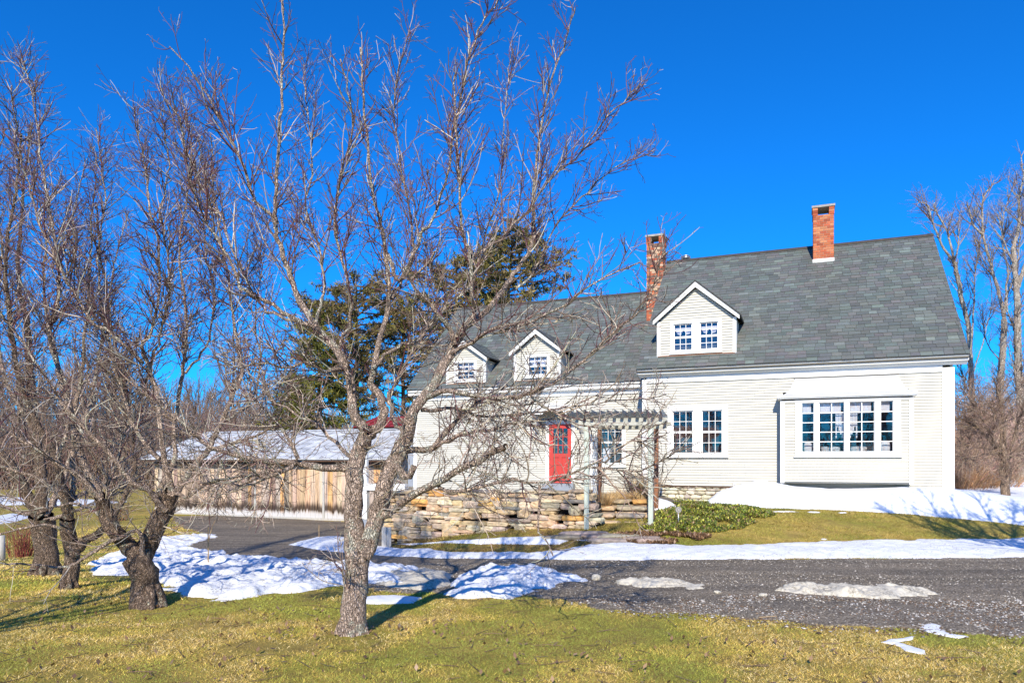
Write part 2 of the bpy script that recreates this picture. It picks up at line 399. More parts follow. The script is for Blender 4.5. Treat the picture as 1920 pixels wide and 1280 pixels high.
def tree(name, label, cat, base, D0, limbs, P, kind='apple', bark='bark', group=None, lump=.10, seed=1, flare=True, lowden=.62):
    """limbs: (survey points, r0, r1, depth at start, depth at end) relative to D0"""
    random.seed(seed); global rng; rng = np.random.default_rng(seed)
    root = thing(name, label, cat, base, 0, group); tb = Branches(); lb = Branches(); cb = Branches(); b0 = np.array(base)
    for k, lim_ in enumerate(limbs):
        pts, r0, r1, d0, d1 = lim_[:5]; n = len(pts); PP = P if len(lim_) < 6 else [(P[0][0]*lim_[5],)+tuple(x*.75 if i == 0 else x for i, x in enumerate(P[0][1:]))]+list(P[1:])
        W = [np.array(at(x, y, D0+d0+(d1-d0)*i/(n-1)+(random.uniform(-.05, .05) if 0 < i else 0)))-b0 for i, (x, y) in enumerate(pts)]
        ln = sum(np.linalg.norm(np.diff(np.array(W), axis=0), axis=1)); m = max(6, int(ln/(.07 if r0 > .025 else .11)))
        C = spl(W, m); wk = np.cumsum(rng.normal(0, .006 if r0 > .03 else .012, C.shape), 0); wk -= np.linspace(0, 1, m)[:, None]*wk[-1]; C[1:] += wk[1:]+rng.normal(0, .004 if r0 > .03 else .006, C[1:].shape)
        R = r1+(r0-r1)*(1-np.linspace(0, 1, m))**(1.35 if r0/r1 > 2 else 1)
        if k > 2: R = R*(.80 if bark == 'bark' else .70)
        if k == 0 and flare: R = R*(1+.30*np.exp(-np.arange(m)*.75)); C[0][2] -= .05
        if kind == 'apple' and len(lim_) < 6:
            lowf = float(np.clip((3.4-(C[:, 2].mean()+b0[2]))/1.6, 0, 1)); q0 = P[0]
            PP = [(q0[0]*(1-(1-lowf0(lowden))*lowf), q0[1]*(1-.12*lowf), q0[2]+.30*lowf, q0[3]*(1-.85*lowf), q0[4], q0[5]*(1+.55*lowf), q0[6], q0[7]),
                  (P[1][0], P[1][1], P[1][2]+.12*lowf, P[1][3]*(1-.9*lowf), P[1][4], P[1][5]*(1+.5*lowf), P[1][6], P[1][7]), P[2]]
        (tb if k < 3 or kind != 'apple' else lb).add(C, R, 12 if r0 > .04 else (8 if r0 > .015 else 6), jit((.3, .24, .2), .1))
        if k > 0 or not flare: sprout(cb, C, R, 0, PP, kind, .10 if r0 < .04 else .3)
    if flare and cat == 'tree' and kind == 'apple':
        r0 = limbs[0][1]
        for j in range(6):
            a = j*1.05+random.uniform(-.3, .3); q_ = np.array([math.cos(a), math.sin(a), 0]); g_ = r0*.95
            rt = np.array([q_*r0*.45+UP*r0*1.6, q_*r0*.95+UP*r0*.55, q_*g_*1.25+UP*.012, q_*g_*1.45-UP*.03]); tb.add(rt, [r0*.34, r0*.34, r0*.26, r0*.12], 8, (.3, .24, .2))
    tb.build('trunk', M[bark], root, lump); lb.build('limbs', M['bark'], root, lump); cb.build('twigs', M['twig'], root)
    return root
# ================================================================== the farmhouse
house = thing('farmhouse', 'cream clapboard farmhouse with grey slate roof, dormers and two brick chimneys', 'house', (HX, HY, 0), -ANG)
EXPO = .0715
def siding(mb, lim, z0, z1, v, holes=(), T=None):
    """clapboards: lim(z) -> (u0, u1); holes = (u0, u1, z0, z1)"""
    n = max(1, round((z1-z0)/EXPO)); h = (z1-z0)/n
    T = T or (lambda u, w, z: (u, w, z))
    for i in range(n):
        a, b = z0+i*h, z0+(i+1)*h
        segs = [lim(a)]
        for (p, q, r, s) in holes:
            if r < b and s > a:
                new = []
                for (x, y) in segs:
                    if q <= x or p >= y: new.append((x, y)); continue
                    if p > x: new.append((x, p))
                    if q < y: new.append((q, y))
                segs = new
        t0, t1 = lim(a), lim(b)
        cut = []
        for (x, y) in segs:
            w = x
            while y-w > 3.2: q_ = w+random.uniform(1.6, 3.2); cut.append((w, q_-.0035)); w = q_
            cut.append((w, y))
        for (x, y) in cut:
            xt = max(x, t1[0]) if x == t0[0] else x; yt = min(y, t1[1]) if y == t0[1] else y
            o = random.uniform(-.0025, .0025); k_ = random.uniform(.955, 1.03); c_ = (.56*k_, .542*k_, .475*k_)
            mb.face([T(x, v-.024+o, a), T(y, v-.024+o, a), T(yt, v-.002, b), T(xt, v-.002, b)], c_)
            mb.face([T(x, v+.01, a), T(y, v+.01, a), T(y, v-.024+o, a), T(x, v-.024+o, a)], c_)
def part(mb, name, mat, parent, label=None):
    o = mb.build(name, M[mat], parent)
    if label: o['label'] = label
    return o
SLATES = [((.128, .140, .128), 6), ((.145, .166, .148), 4), ((.143, .140, .132), 3), ((.182, .206, .184), 1.0), ((.114, .125, .114), 3.5), ((.153, .156, .140), 2)]
def slate_col():
    r = random.random()*sum(w for _, w in SLATES)
    for c, w in SLATES:
        r -= w
        if r <= 0: return jit(c, .12)
    return SLATES[0][0]
def slate_roof(name, u0, u1, ve, ze, vr, zr, parent, exp_=.157, holes=()):
    """front slope of individual slates plus plain underlay and rear slope"""
    mb = MB(); S = math.hypot(vr-ve, zr-ze); dv, dz = (vr-ve)/S, (zr-ze)/S; nv, nz = -dz, dv
    rows = int(S/exp_); e = S/rows
    for r in range(rows):
        s0 = r*e-.02; s1 = min((r+1)*e+.03, S); u = u0-random.uniform(0, .28)
        while u < u1:
            w = random.choice((.20, .23, .26, .29)); a, b = max(u, u0), min(u+w-.006, u1); u += w
            if b-a < .03: continue
            k = random.uniform(-.002, .003); c = slate_col(); j = random.uniform(-.006, .006)
            P = []
            for (s, hh) in ((s0+j, .024+k), (s1, .009+k)):
                for (uu) in (a, b):
                    for q in (0, 1):
                        hq = hh-(.010 if q == 0 else 0)
                        P.append((uu, ve+dv*s+nv*hq, ze+dz*s+nz*hq))
            # order for hexa: z-like = s, y-like = q, x-like = u
            p = [P[0], P[2], P[1], P[3], P[4], P[6], P[5], P[7]]
            mb.hexa(p, c)
    ro = part(mb, name, 'slate', parent)
    d = MB(); t = .09
    d.face([(u0, ve, ze), (u1, ve, ze), (u1, vr, zr), (u0, vr, zr)])
    vb = 2*vr-ve
    d.face([(u0, vr, zr), (u1, vr, zr), (u1, vb, ze), (u0, vb, ze)])
    d.face([(u0, ve+.02, ze-t), (u1, ve+.02, ze-t), (u1, vr, zr-t), (u0, vr, zr-t)])
    d.face([(u0, vr, zr-t), (u1, vr, zr-t), (u1, vb, ze-t), (u0, vb, ze-t)])
    for uu in (u0, u1):
        d.face([(uu, ve, ze), (uu, vr, zr), (uu, vr, zr-t), (uu, ve+.02, ze-t)]); d.face([(uu, vr, zr), (uu, vb, ze), (uu, vb, ze-t), (uu, vr, zr-t)])
    part(d, 'roof_deck', 'lead', ro)
    rc = MB(); rc.prism([(vr-.11, zr-.05), (vr-.09, zr-.02), (vr, zr+.055), (vr+.1, zr-.03), (vr, zr+.02)], u0-.01, u1+.01, 'x')
    part(rc, 'ridge_cap', 'lead', ro)
    return ro
def casing(mb, u0, u1, z0, z1, w, v, proud=.03, head=None, sill=None):
    head = head or w; sill = sill or w
    mb.box(u0-w, u0, v-proud, v+.03, z0-sill, z1+head); mb.box(u1, u1+w, v-proud, v+.03, z0-sill, z1+head)
    mb.box(u0, u1, v-proud-.002, v+.03, z1, z1+head); mb.box(u0, u1, v-proud-.002, v+.03, z0-sill, z0)
def sash_unit(sash, pane, u0, u1, z0, z1, v, cols, rows, rail=True, mw=.015, fr=.028):
    """one glazed opening: sash frame with muntins; the pane sits 25 mm behind"""
    def B(a, b, c, d, vv=0): sash.box(a, b, v-.012+vv, v+.022+vv, c, d)
    zm = (z0+z1)/2
    halves = [(z0, zm, .012), (zm, z1, 0)] if rail else [(z0, z1, 0)]
    for (a, b, vv) in halves:
        B(u0, u0+fr, a, b, vv); B(u1-fr, u1, a, b, vv); B(u0+fr, u1-fr, a, a+fr, vv+.001); B(u0+fr, u1-fr, b-fr, b, vv+.001)
        n = rows//2 if rail else rows
        x0, x1, y0, y1 = u0+fr, u1-fr, a+fr, b-fr
        for i in range(1, cols): x = x0+(x1-x0)*i/cols; sash.box(x-mw/2, x+mw/2, v-.004+vv, v+.016+vv, y0, y1)
        for j in range(1, n): y = y0+(y1-y0)*j/n; sash.box(x0, x1, v-.002+vv, v+.018+vv, y-mw/2, y+mw/2)
    pane.face([(u0+.01, v+.012+.018, z0+.01), (u1-.01, v+.012+.018, z0+.01), (u1-.01, v+.012+.018, z1-.01), (u0+.01, v+.012+.018, z1-.01)])
def niche(mb, u0, u1, z0, z1, v, d=.5):
    """the dim room seen behind the glass: an open box"""
    a = [(u0, v, z0), (u1, v, z0), (u1, v, z1), (u0, v, z1)]; b = [(x, v+d, z) for x, _, z in a]
    mb.face(b)
    for i in range(4): j = (i+1) % 4; mb.face([a[i], a[j], b[j], b[i]])
# ---- main block
L = 7.43; ZB, ZF, ZE, ZR, VR = .917, 3.72, 4.097, 8.26, 4.55
SL = (ZR-ZE)/(VR+.3)
def rect(x0, y0, x1, y1, v):
    a = hs(x0, (y0+y1)/2, v)[0]; b = hs(x1, (y0+y1)/2, v)[0]; xm = (x0+x1)/2
    return a, b, hs(xm, y1, v)[1], hs(xm, y0, v)[1]
wa_ = rect(1261, 770, 1300, 850, 0); wb_ = rect(1315.5, 769, 1355, 850, 0)
VB = -.40
bu0, bz0 = hs(1463.5, 904, VB); bu1, _ = hs(1712.5, 906.5, VB)
s = MB()
siding(s, lambda z: (.02, L-.02), ZB, ZF+.06, 0, [(wa_[0]-.02, wb_[1]+.02, wa_[2]-.02, wa_[3]+.02), (bu0+.05, bu1-.05, bz0+.02, 3.3)])
part(s, 'siding', 'siding', house)
g = MB()   # gable ends and rear of the main block
for uu, sg in ((0, -1), (L, 1)):
    g.prism([(0.02, .2), (2*VR-.02, .2), (2*VR-.02, ZE+.1), (VR, ZE+.1+SL*(VR-.1)), (0.02, ZE+.1)], uu-.06 if sg > 0 else uu+.01, uu-.01 if sg > 0 else uu+.06, 'x')
g.box(.08, L-.08, 2*VR-.10, 2*VR-.04, .2, ZE)
g.box(.08, L-.08, .04, 2*VR-.12, 3.9, 3.95)
part(g, 'gable_wall', 'siding', house)
fd = MB(); fc = [(.62, .56, .42), (.68, .62, .48), (.54, .48, .36), (.72, .67, .54), (.48, .43, .35)]
def stone(mb, c, ax, ay, az, hx, hy, hz, col, rough=.10, p=4.5, n=3, smooth=False):
    """rounded, slightly lumpy block with half sizes hx, hy, hz on the axes ax, ay, az"""
    idx = {}; off = len(mb.v); sd = random.random()*50
    tl = random.uniform(-.04, .04); tp = random.uniform(-.12, .12); tq = random.uniform(-.12, .12)
    def vert(i, j, k):
        key = (i, j, k)
        if key not in idx:
            q = np.array([i, j, k], float)/n*2-1
            m = (abs(q)**p).sum()**(1/p); q = q/max(m, 1e-6)
            q = q*(1+rough*(rng.random()-.5)*1.3)
            q[0] *= 1+tp*q[2]; q[2] *= 1+tq*q[0]; q[2] += tl*q[0]
            idx[key] = len(mb.v); mb.v.append(tuple(c+ax*(q[0]*hx)+ay*(q[1]*hy)+az*(q[2]*hz)))
        return idx[key]
    for d in range(3):
        for sd_ in (0, n):
            for a in range(n):
                for b in range(n):
                    f = []
                    for (x, y) in ((a, b), (a+1, b), (a+1, b+1), (a, b+1)):
                        t = [0, 0, 0]; t[d] = sd_; t[(d+1) % 3] = x; t[(d+2) % 3] = y; f.append(vert(*t))
                    if sd_ == 0: f.reverse()
                    mb.f.append(tuple(f)); mb.c.append(jit(col, .07)); mb.sm.append(smooth)
X_, Y_, Z_ = np.eye(3)
z = .1
while z < ZB-.03:
    h = min(random.uniform(.07, .16), ZB-.02-z); u = .05
    while u < 3.3:
        w = random.uniform(.14, .42)
        stone(fd, np.array([u+w/2, .10, z+h/2]), X_, Y_, Z_, w/2*1.03, .10, h/2*1.02, jit(random.choice(fc), .12), .10, 3.2)
        u += w
    z += h
part(fd, 'foundation', 'painted_stone', house)
fb = MB(); fb.box(.03, L-.05, .09, .3, .1, ZB-.005); part(fb, 'foundation_backing', 'mortar', house)
bs = MB(); bs.box(.03, L-.1, -.004, .10, ZB-.045, ZB-.004); part(bs, 'sill_beam', 'darkwood', house)
# corner boards, frieze and cornice
t = MB()
t.box(-.015, .105, -.044, .05, ZB-.01, ZF+.1); t.box(L-.235, L+.015, -.044, .05, ZB-.22, ZF+.1)
t.box(L-.195, L-.18, -.054, -.04, ZB, ZF-.05); t.box(L-.05, L-.035, -.054, -.04, ZB, ZF-.05)
t.box(.105, L-.235, -.047, .03, ZF, ZF+.19)
part(t, 'corner_board', 'trim', house)
c = MB()
U0, U1 = -.12, L+.27
c.prism([(-.035, ZF+.16), (-.07, ZF+.185), (-.10, ZF+.20), (-.10, ZF+.225), (-.245, ZF+.235), (-.245, ZF+.30), (-.275, ZF+.315), (-.30, ZE-.03), (-.30, ZE-.012), (0.06, ZE+.2), (.02, ZF+.16)], U0, U1, 'x')
part(c, 'cornice', 'trim', house)
roofm = slate_roof('roof', -.12, L+.27, -.32, ZE-.005, VR, ZR, house)
dr = MB(); dr.box(U0, U1, -.325, -.30, ZE-.022, ZE-.004); part(dr, 'drip_edge', 'lead', roofm)
# ---- windows of the main block
CURT = []
def window(name, rects, v, cols, rows, cas, parent, rail=True, head=None, sill=None, mull=True, depth=.5, label=None):
    cb = MB(); sb = MB(); pb = MB(); nb = MB()
    u0 = rects[0][0]; u1 = rects[-1][1]; z0 = rects[0][2]; z1 = rects[0][3]
    casing(cb, u0, u1, z0, z1, cas, v, .052, head, sill)
    for a, b in zip(rects[:-1], rects[1:]): cb.box(a[1], b[0], v-.052, v+.03, z0, z1)
    cb.box(u0-cas-.02, u1+cas+.02, v-.085, v-.02, z0-(sill or cas)-.03, z0-(sill or cas)+.012)
    for (a, b, c_, d) in rects: sash_unit(sb, pb, a, b, z0, z1, v+.0, cols, rows, rail)
    niche(nb, u0-.02, u1+.02, z0-.02, z1+.02, v+.055, depth)
    o = part(cb, name, 'trim', parent, label)
    part(sb, 'sash', 'trim', o); pn = pb.build('pane', M['glass'], o); part(nb, 'room', 'wallin', o)
    return o
w1 = window('window', [wa_, (wb_[0], wb_[1], wa_[2], wa_[3])], 0, 3, 4, .135, house, sill=.08, label='white double window left of the bay')
o_ = MB(); a, z_ = hs(1378, 908, 0); o_.box(a-.045, a+.045, -.06, -.015, z_-.05, z_+.06); o_.box(a-.02, a+.02, -.075, -.06, z_-.015, z_+.03)
part(o_, 'wall_vent', 'flash', house)
bw = MB(); a, b, c0, c1 = rect(1362, 915, 1397, 931, -.02); casing(bw, a+.03, b-.03, c0+.03, c1-.03, .03, .0, .03); bw.box((a+b)/2-.012, (a+b)/2+.012, -.02, .02, c0+.03, c1-.03)
bwo = part(bw, 'basement_window', 'flash', house); q = MB(); q.box(a+.03, b-.03, .005, .012, c0+.03, c1-.03); part(q, 'pane', 'dark', bwo)
# ---- bay window
bay = MB()
zt = hs(1590, 748, VB)[1]
g0 = hs(1503, 800, VB)[0]; g1 = hs(1675, 800, VB)[0]; gz0, gz1 = hs(1590, 847, VB)[1], hs(1590, 753, VB)[1]
siding(bay, lambda z: (bu0+.09, bu1-.09), bz0+.03, zt, VB, [(g0-.03, g1+.03, gz0-.03, gz1+.2)])
for (x0, x1) in ((bu0+.012, bu0+.02), (bu1-.02, bu1-.012)): bay.box(x0, x1, VB, -.0, bz0, zt+.05)
bay.box(bu0+.02, bu1-.02, VB+.03, -.03, bz0-.005, bz0+.03)
bayo = part(bay, 'bay_window', 'siding', house)
bt = MB()
bt.box(bu0-.005, bu0+.09, VB-.044, VB+.08, bz0-.01, zt); bt.box(bu1-.09, bu1+.005, VB-.044, VB+.08, bz0-.01, zt)
casing(bt, g0, g1, gz0, gz1, .15, VB, .052, .07, .10); bt.box(g0-.18, g1+.18, VB-.075, VB-.03, gz0-.13, gz0-.095)
bt.box(bu0+.09, bu1-.09, VB-.042, VB+.03, zt-.05, zt)
mx = [hs(x, 800, VB)[0] for x in (1526.5, 1535.5, 1583, 1592, 1640, 1650.5)]
for i in (0, 2, 4): bt.box(mx[i], mx[i+1], VB-.050-(.025 if i == 2 else 0), VB+.03, gz0, gz1)
part(bt, 'casing', 'trim', bayo)
sb = MB(); pb = MB(); nb = MB()
lights = [(g0, mx[0], 1), (mx[1], mx[2], 2), (mx[3], mx[4], 2), (mx[5], g1, 1)]
for (a, b, n_) in lights: sash_unit(sb, pb, a, b, gz0, gz1, VB, n_, 5, False, .021, .016)
niche(nb, g0, g1, gz0-.02, gz1+.02, VB+.075, 1.2)
part(sb, 'sash', 'trim', bayo); pb.build('pane', M['glass'], bayo); part(nb, 'room', 'wallin', bayo)
sh = MB()
for (a, b, n_) in lights: sh.box(a+.03, b-.07, VB+.10, VB+.11, gz1-.27, gz1-.0)
part(sh, 'roller_shade', 'cloth', bayo)
cu = MB()
for (x, s_) in ((mx[2]-.02, -1), (mx[3]+.02, 1)):
    for k in range(5): x0 = x+s_*.035*k; cu.box(min(x0, x0+s_*.03), max(x0, x0+s_*.03), VB+.13+.01*(k % 2), VB+.15+.01*(k % 2), gz0+.35+.09*k*(k < 4), gz1-.24)
part(cu, 'curtain', 'cloth', bayo)
for (a, b, mt, zz) in ((g0+.05, g0+.26, 'cloth', .28), (g1-.26, g1-.03, 'cloth', .30), (mx[1]+.05, mx[2]-.08, 'pillow', .16), (mx[3]+.05, mx[4]-.15, 'pillow', .17)):
    m_ = MB(); k = max(1, int((b-a)/.22))
    for i in range(k): stone(m_, np.array([a+(b-a)*(i+.5)/k, VB+.22, gz0+zz*.42]), X_, Y_, Z_, (b-a)/k*.5, .06, zz*.5, (1, 1, 1), .06, 3)
    part(m_, 'cushion', mt, bayo)
br_ = MB()   # flared white roof over the bay
e0, ez = hs(1456.5, 742, VB-.17); e1, _ = hs(1722, 734, VB-.17)
tu0, tz_ = hs(1491, 712, -.04); tu1, _ = hs(1683, 703.5, -.04); ez = (ez+hs(1722, 734, VB-.17)[1])/2
prof = [(0, 0), (.14, .05), (.28, .12), (.42, .22), (.56, .36), (.70, .54), (.85, .76), (1, 1)]
rows_ = []
for (f, h) in prof:
    y = (VB-.17)*(1-f)+(-.04)*f; zz = ez+.01+(ZF-.012-ez)*h
    uu0 = e0+(tu0-e0)*h**.34; uu1 = e1+(tu1-e1)*h**.34; rows_.append(((uu0, y, zz), (uu1, y, zz)))
for (a, b), (c_, d) in zip(rows_[:-1], rows_[1:]):
    br_.face([a, b, d, c_], sm=True); br_.face([a, c_, (c_[0], -.0, c_[2]), (a[0], -.0, a[2])]); br_.face([b, d, (d[0], -.0, d[2]), (b[0], -.0, b[2])])
bro = part(br_, 'bay_roof', 'whitemetal', bayo)
fl_ = MB(); fl_.box(tu0-.02, tu1+.02, -.075, -.025, ZF-.03, ZF-.008); part(fl_, 'hood_flashing', 'lead', bayo)
bc = MB(); bc.prism([(VB-.165, ez+.005), (VB-.165, ez-.05), (VB-.13, ez-.06), (VB-.13, ez-.075), (VB-.02, ez-.085), (-.0, ez-.085), (-.0, ez+.005)], e0+.01, e1-.01, 'x'); part(bc, 'bay_cornice', 'trim', bayo)
# ---- dormers
def dormer(uL, uR, vF, zb, zc, zp, roofplane, parent, windows, label, ov=.10, fo=.17):
    """vF front plane, zb base, zc corner height, zp peak of the siding; roofplane(v) -> z"""
    um = (uL+uR)/2; s = MB(); sl = (zp-zc)/(um-uL)
    hol = [(windows[0][0]-.02, windows[-1][1]+.02, windows[0][2]-.02, windows[0][3]+.02)]
    siding(s, lambda z: (uL+.07, uR-.07) if z < zc else (uL+(z-zc)/sl+.01, uR-(z-zc)/sl-.01), zb, zp-.04, vF, hol)
    vback = vF
    while roofplane(vback) < zc and vback < 9: vback += .02
    for uu in (uL, uR): # cheeks
        s.face([(uu, vF, zb), (uu, vF, zc), (uu, vback, zc)])
    s.face([(uL, vF+.6, zb+.2), (uR, vF+.6, zb+.2), (uR, vF+.6, zc), (um, vF+.6, zp), (uL, vF+.6, zc)])
    o = part(s, 'dormer', 'siding', parent, label)
    t = MB(); t.box(uL-.012, uL+.08, vF-.044, vF+.06, zb, zc+.02); t.box(uR-.08, uR+.012, vF-.044, vF+.06, zb, zc+.02)
    th = .13  # rake boards
    ztop = zp+.165
    for sg in (-1, 1):
        ue = um+sg*(um-uL+ov); ze_ = ztop-sl*(um-uL+ov)
        P = [(um, ztop-.02), (ue, ze_-.02), (ue, ze_-.02-th*.95), (um, ztop-.02-th*1.25)]
        t.prism(P, vF-fo, vF-fo+.03, 'y'); 
        P2 = [(um, ztop-.03), (ue, ze_-.03), (ue, ze_-.065), (um, ztop-.065)]
        t.prism(P2, vF-fo+.03, vF+.0, 'y')
        t.prism([(um, ztop-.10), (ue-sg*.02, ze_-.10), (ue-sg*.02, ze_-.12), (um, ztop-.13)], vF-fo+.03, vF-.03, 'y')
    part(t, 'dormer_trim', 'trim', o)
    rf = MB()
    for sg in (-1, 1):
        ue = um+sg*(um-uL+ov+.03); ze_ = ztop-sl*(um-uL+ov+.03)
        def vhit(zz):
            v = vF
            while roofplane(v) < zz and v < 12: v += .02
            return v
        va, vb = vhit(ztop)+.05, vhit(ze_)+.03; vf = vF-fo-.02
        a, b, c_, d = (um, vf, ztop), (ue, vf, ze_), (ue, vb, ze_), (um, va, ztop)
        dn = lambda p: (p[0], p[1], p[2]-.035)
        rf.face([a, b, c_, d]); rf.face([dn(a), dn(b), dn(c_), dn(d)]); rf.face([a, b, dn(b), dn(a)]); rf.face([b, c_, dn(c_), dn(b)])
        nrow = 7
        for r in range(nrow):
            f0, f1 = r/nrow, (r+1)/nrow
            P0 = Vector(b).lerp(Vector(a), f0); P1 = Vector(b).lerp(Vector(a), f1); Q0 = Vector(c_).lerp(Vector(d), f0); Q1 = Vector(c_).lerp(Vector(d), f1)
            x = 0.
            while x < 1:
                w = random.uniform(.10, .18); y = min(1, x+w)
                up = Vector((0, 0, .012)); up2 = Vector((0, 0, .004))
                rf.face([P0.lerp(Q0, x)+up, P0.lerp(Q0, y)+up, P1.lerp(Q1, y)+up2, P1.lerp(Q1, x)+up2], slate_col()); x = y
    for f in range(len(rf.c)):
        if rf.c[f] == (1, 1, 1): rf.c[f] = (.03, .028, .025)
    part(rf, 'dormer_roof', 'slate', o)
    fl = MB(); fl.box(uL+.02, uR-.02, vF-.055, vF+.02, zb-.025, zb+.012); part(fl, 'flashing', 'brownpost', o)
    window('window', windows, vF, 3, 4, .085, o, True, .07, .07, True, .5)
    for (a, b, c0, c1) in windows:
        zz = c0+(c1-c0)*.80; vl = MB(); wd = b-a
        vl.prism([(a+wd*.06, zz+.05), (a+wd*.94, zz+.05), (a+wd*.94, zz), (a+wd*.84, zz-.12), (a+wd*.66, zz-.14), (a+wd*.5, zz), (a+wd*.36, zz-.14), (a+wd*.2, zz-.12), (a+wd*.06, zz)], vF+.075, vF+.08, 'y')
        part(vl, 'valance', 'cloth', o)
    return o
def zmain(v): return ZE+SL*(v+.3)
def solve_v(px, py, plane, lo=-.3, hi=8):
    for _ in range(60):
        m = (lo+hi)/2
        if hs(px, py, m)[1] > plane(m): lo = m
        else: hi = m
    return lo
vd = solve_v(1306, 665, zmain)
uL, uR = hs(1233, 640, vd)[0], hs(1380, 640, vd)[0]
zb = hs(1306, 665, vd)[1]; zc = hs(1306, 600.5, vd)[1]; zp = hs(1306, 539, vd)[1]
def drect(x0, y0, x1, y1, v): return rect(x0, y0, x1, y1, v)
r1 = rect(1263, 607, 1298.5, 657.5, vd); r2 = rect(1312, 604, 1347, 655, vd)
dormer(uL, uR, vd, zb, zc, zp, zmain, house, [r1, (r2[0], r2[1], r1[2], r1[3])], 'cream dormer with double window on the tall roof')
# ---- chimneys
def chimney(name, u0, u1, v0, v1, z0, z1, parent, label, flash=None):
    o = MB(); ch = .0705
    bc = [(.47, .11, .042), (.41, .09, .035), (.52, .145, .055), (.36, .078, .034), (.56, .21, .095), (.45, .13, .055)]
    capz = z1-.32; n = int((capz-z0)/ch)
    for i in range(n):
        z = z0+i*ch
        for (ax, a0, a1, c0, c1) in (('u', u0, u1, v0, v1), ('v', v0, v1, u0, u1)):
            k = max(2, round((a1-a0)/.205)); w = (a1-a0)/k; sh_ = (i % 2)*.5
            for side in (0, 1):
                x = -sh_
                while x < k:
                    p, q = a0+max(0, x)*w+.005, a0+min(k, x+1)*w-.005; x += 1
                    if q-p < .02: continue
                    col = jit(random.choice(bc), .15)
                    if label.startswith('sooty') and random.random() < .25+.35*i/n: col = jit((.18, .10, .07), .2) if random.random() < .5 else jit((.55, .36, .24), .15)
                    d = random.uniform(0, .004)
                    if ax == 'u':
                        if side == 0: o.box(p, q, c0-d, c0+.03, z+.006, z+ch-.005, col)
                        else: o.box(p, q, c1-.03, c1+d, z+.006, z+ch-.005, col)
                    else:
                        if side == 0: o.box(c0-d, c0+.03, p+.031, q-.031 if q > a1-.04 else q, z+.006, z+ch-.005, col)
                        else: o.box(c1-.03, c1+d, p+.031, q-.031 if q > a1-.04 else q, z+.006, z+ch-.005, col)
    zt = z0+n*ch
    for (x0, x1, y0, y1) in ((u0, u0+.12, v0, v0+.12), (u1-.12, u1, v0, v0+.12), (u0, u0+.12, v1-.12, v1), (u1-.12, u1, v1-.12, v1)):
        for k in range(3): o.box(x0-.012, x1+.012, y0-.012, y1+.012, zt+k*.075, zt+k*.075+.066, jit(random.choice(bc), .15))
    c = part(o, name, 'brick', parent, label)
    m = MB(); m.box(u0+.006, u1-.006, v0+.006, v1-.006, z0, zt); m.box(u0+.02, u0+.10, v0+.02, v1-.02, zt, zt+.22); m.box(u1-.10, u1-.02, v0+.02, v1-.02, zt, zt+.22); part(m, 'mortar', 'mortar', c)
    k = MB(); k.box(u0-.035, u1+.035, v0-.035, v1+.035, zt+.228, zt+.29); part(k, 'cap', 'cement', c)
    if flash:
        f = MB(); f.box(u0-.015, u1+.015, v0-.02, v0-.003, flash[0], flash[1]); part(f, 'flashing', 'flash', c)
    return c
vc = solve_v(1544, 492, zmain)
a, b = hs(1524.5, 440, vc)[0], hs(1563.5, 440, vc)[0]; zq = hs(1544, 492, vc)[1]
chimney('chimney', a, b, vc, vc+.62, zq-.25, hs(1544, 381, vc)[1], house, 'brick chimney on the ridge of the tall roof', (zq-.01, zq+.12))
VW = 1.65
zew = hs(1203, 713, VW-.25)[1]; vrw = 5.3; zrw = hs(1208, 549, vrw)[1]; SW = (zrw-zew)/(vrw-VW+.25)
def zwing(v): return zew+SW*(v-VW+.25)
vc = solve_v(1226, 603, zwing, 1.5)
a, b = hs(1212, 520, vc)[0], min(hs(1246, 520, vc)[0], -.13)
chimney('chimney', a, b, vc, vc+.6, hs(1226, 604, vc)[1]-.5, hs(1229, 437, vc)[1], house, 'sooty brick chimney against the left gable of the tall roof')
vp = MB(); pu, pz = hs(1286, 489, VR+.25); vp.cyl((pu, VR+.25, ZR-.5), (pu, VR+.25, pz+.07), .10, .10, 14); vp.cyl((pu, VR+.25, pz+.07), (pu, VR+.25, pz+.10), .155, .155, 14); vp.cyl((pu, VR+.25, pz+.13), (pu, VR+.25, pz+.20), .155, .06, 14); vp.cyl((pu, VR+.25, pz+.10), (pu, VR+.25, pz+.13), .05, .05, 8)
part(vp, 'flue_pipe', 'metal', house)
# ---- wing
uW = hs(777, 800, VW)[0]
zdoor = hs(1050, 904.7, VW)[1]; ZP = .64
dw = rect(1030, 795, 1072, 904.7, VW); ww = rect(1126, 789, 1167.5, 869, VW)
zfw = zew-.36
s = MB(); siding(s, lambda z: (uW+.02, 0), ZP-.1, zfw+.05, VW, [(dw[0]-.02, dw[1]+.02, 0, dw[3]+.02), (ww[0]-.02, ww[1]+.02, ww[2]-.02, ww[3]+.02)])
part(s, 'wing_siding', 'siding', house)
g = MB(); vbk = 2*vrw-VW
g.prism([(VW+.02, -.6), (vbk, -.6), (vbk, zew+.1), (vrw, zrw-.12), (VW+.02, zew+.1)], uW+.01, uW+.06, 'x'); g.box(uW+.08, .0, vbk-.06, vbk, -.6, zew); g.box(uW+.08, 0, VW+.05, vbk-.1, zew-.1, zew-.05)
part(g, 'wing_gable', 'siding', house)
t = MB(); t.box(uW-.01, uW+.12, VW-.044, VW+.05, ZP-.1, zfw+.1); t.box(uW+.12, 0-.002, VW-.047, VW+.02, zfw, zfw+.16); part(t, 'corner_board', 'trim', house)
t = MB(); t.box(uW-.26, uW-.03, VW+.02, VW+.08, ZP+.05, zfw-.6); part(t, 'corner_shade_panel', 'greytrim', house)  # added panel; its grey-blue colour stands for the shade at the wing corner
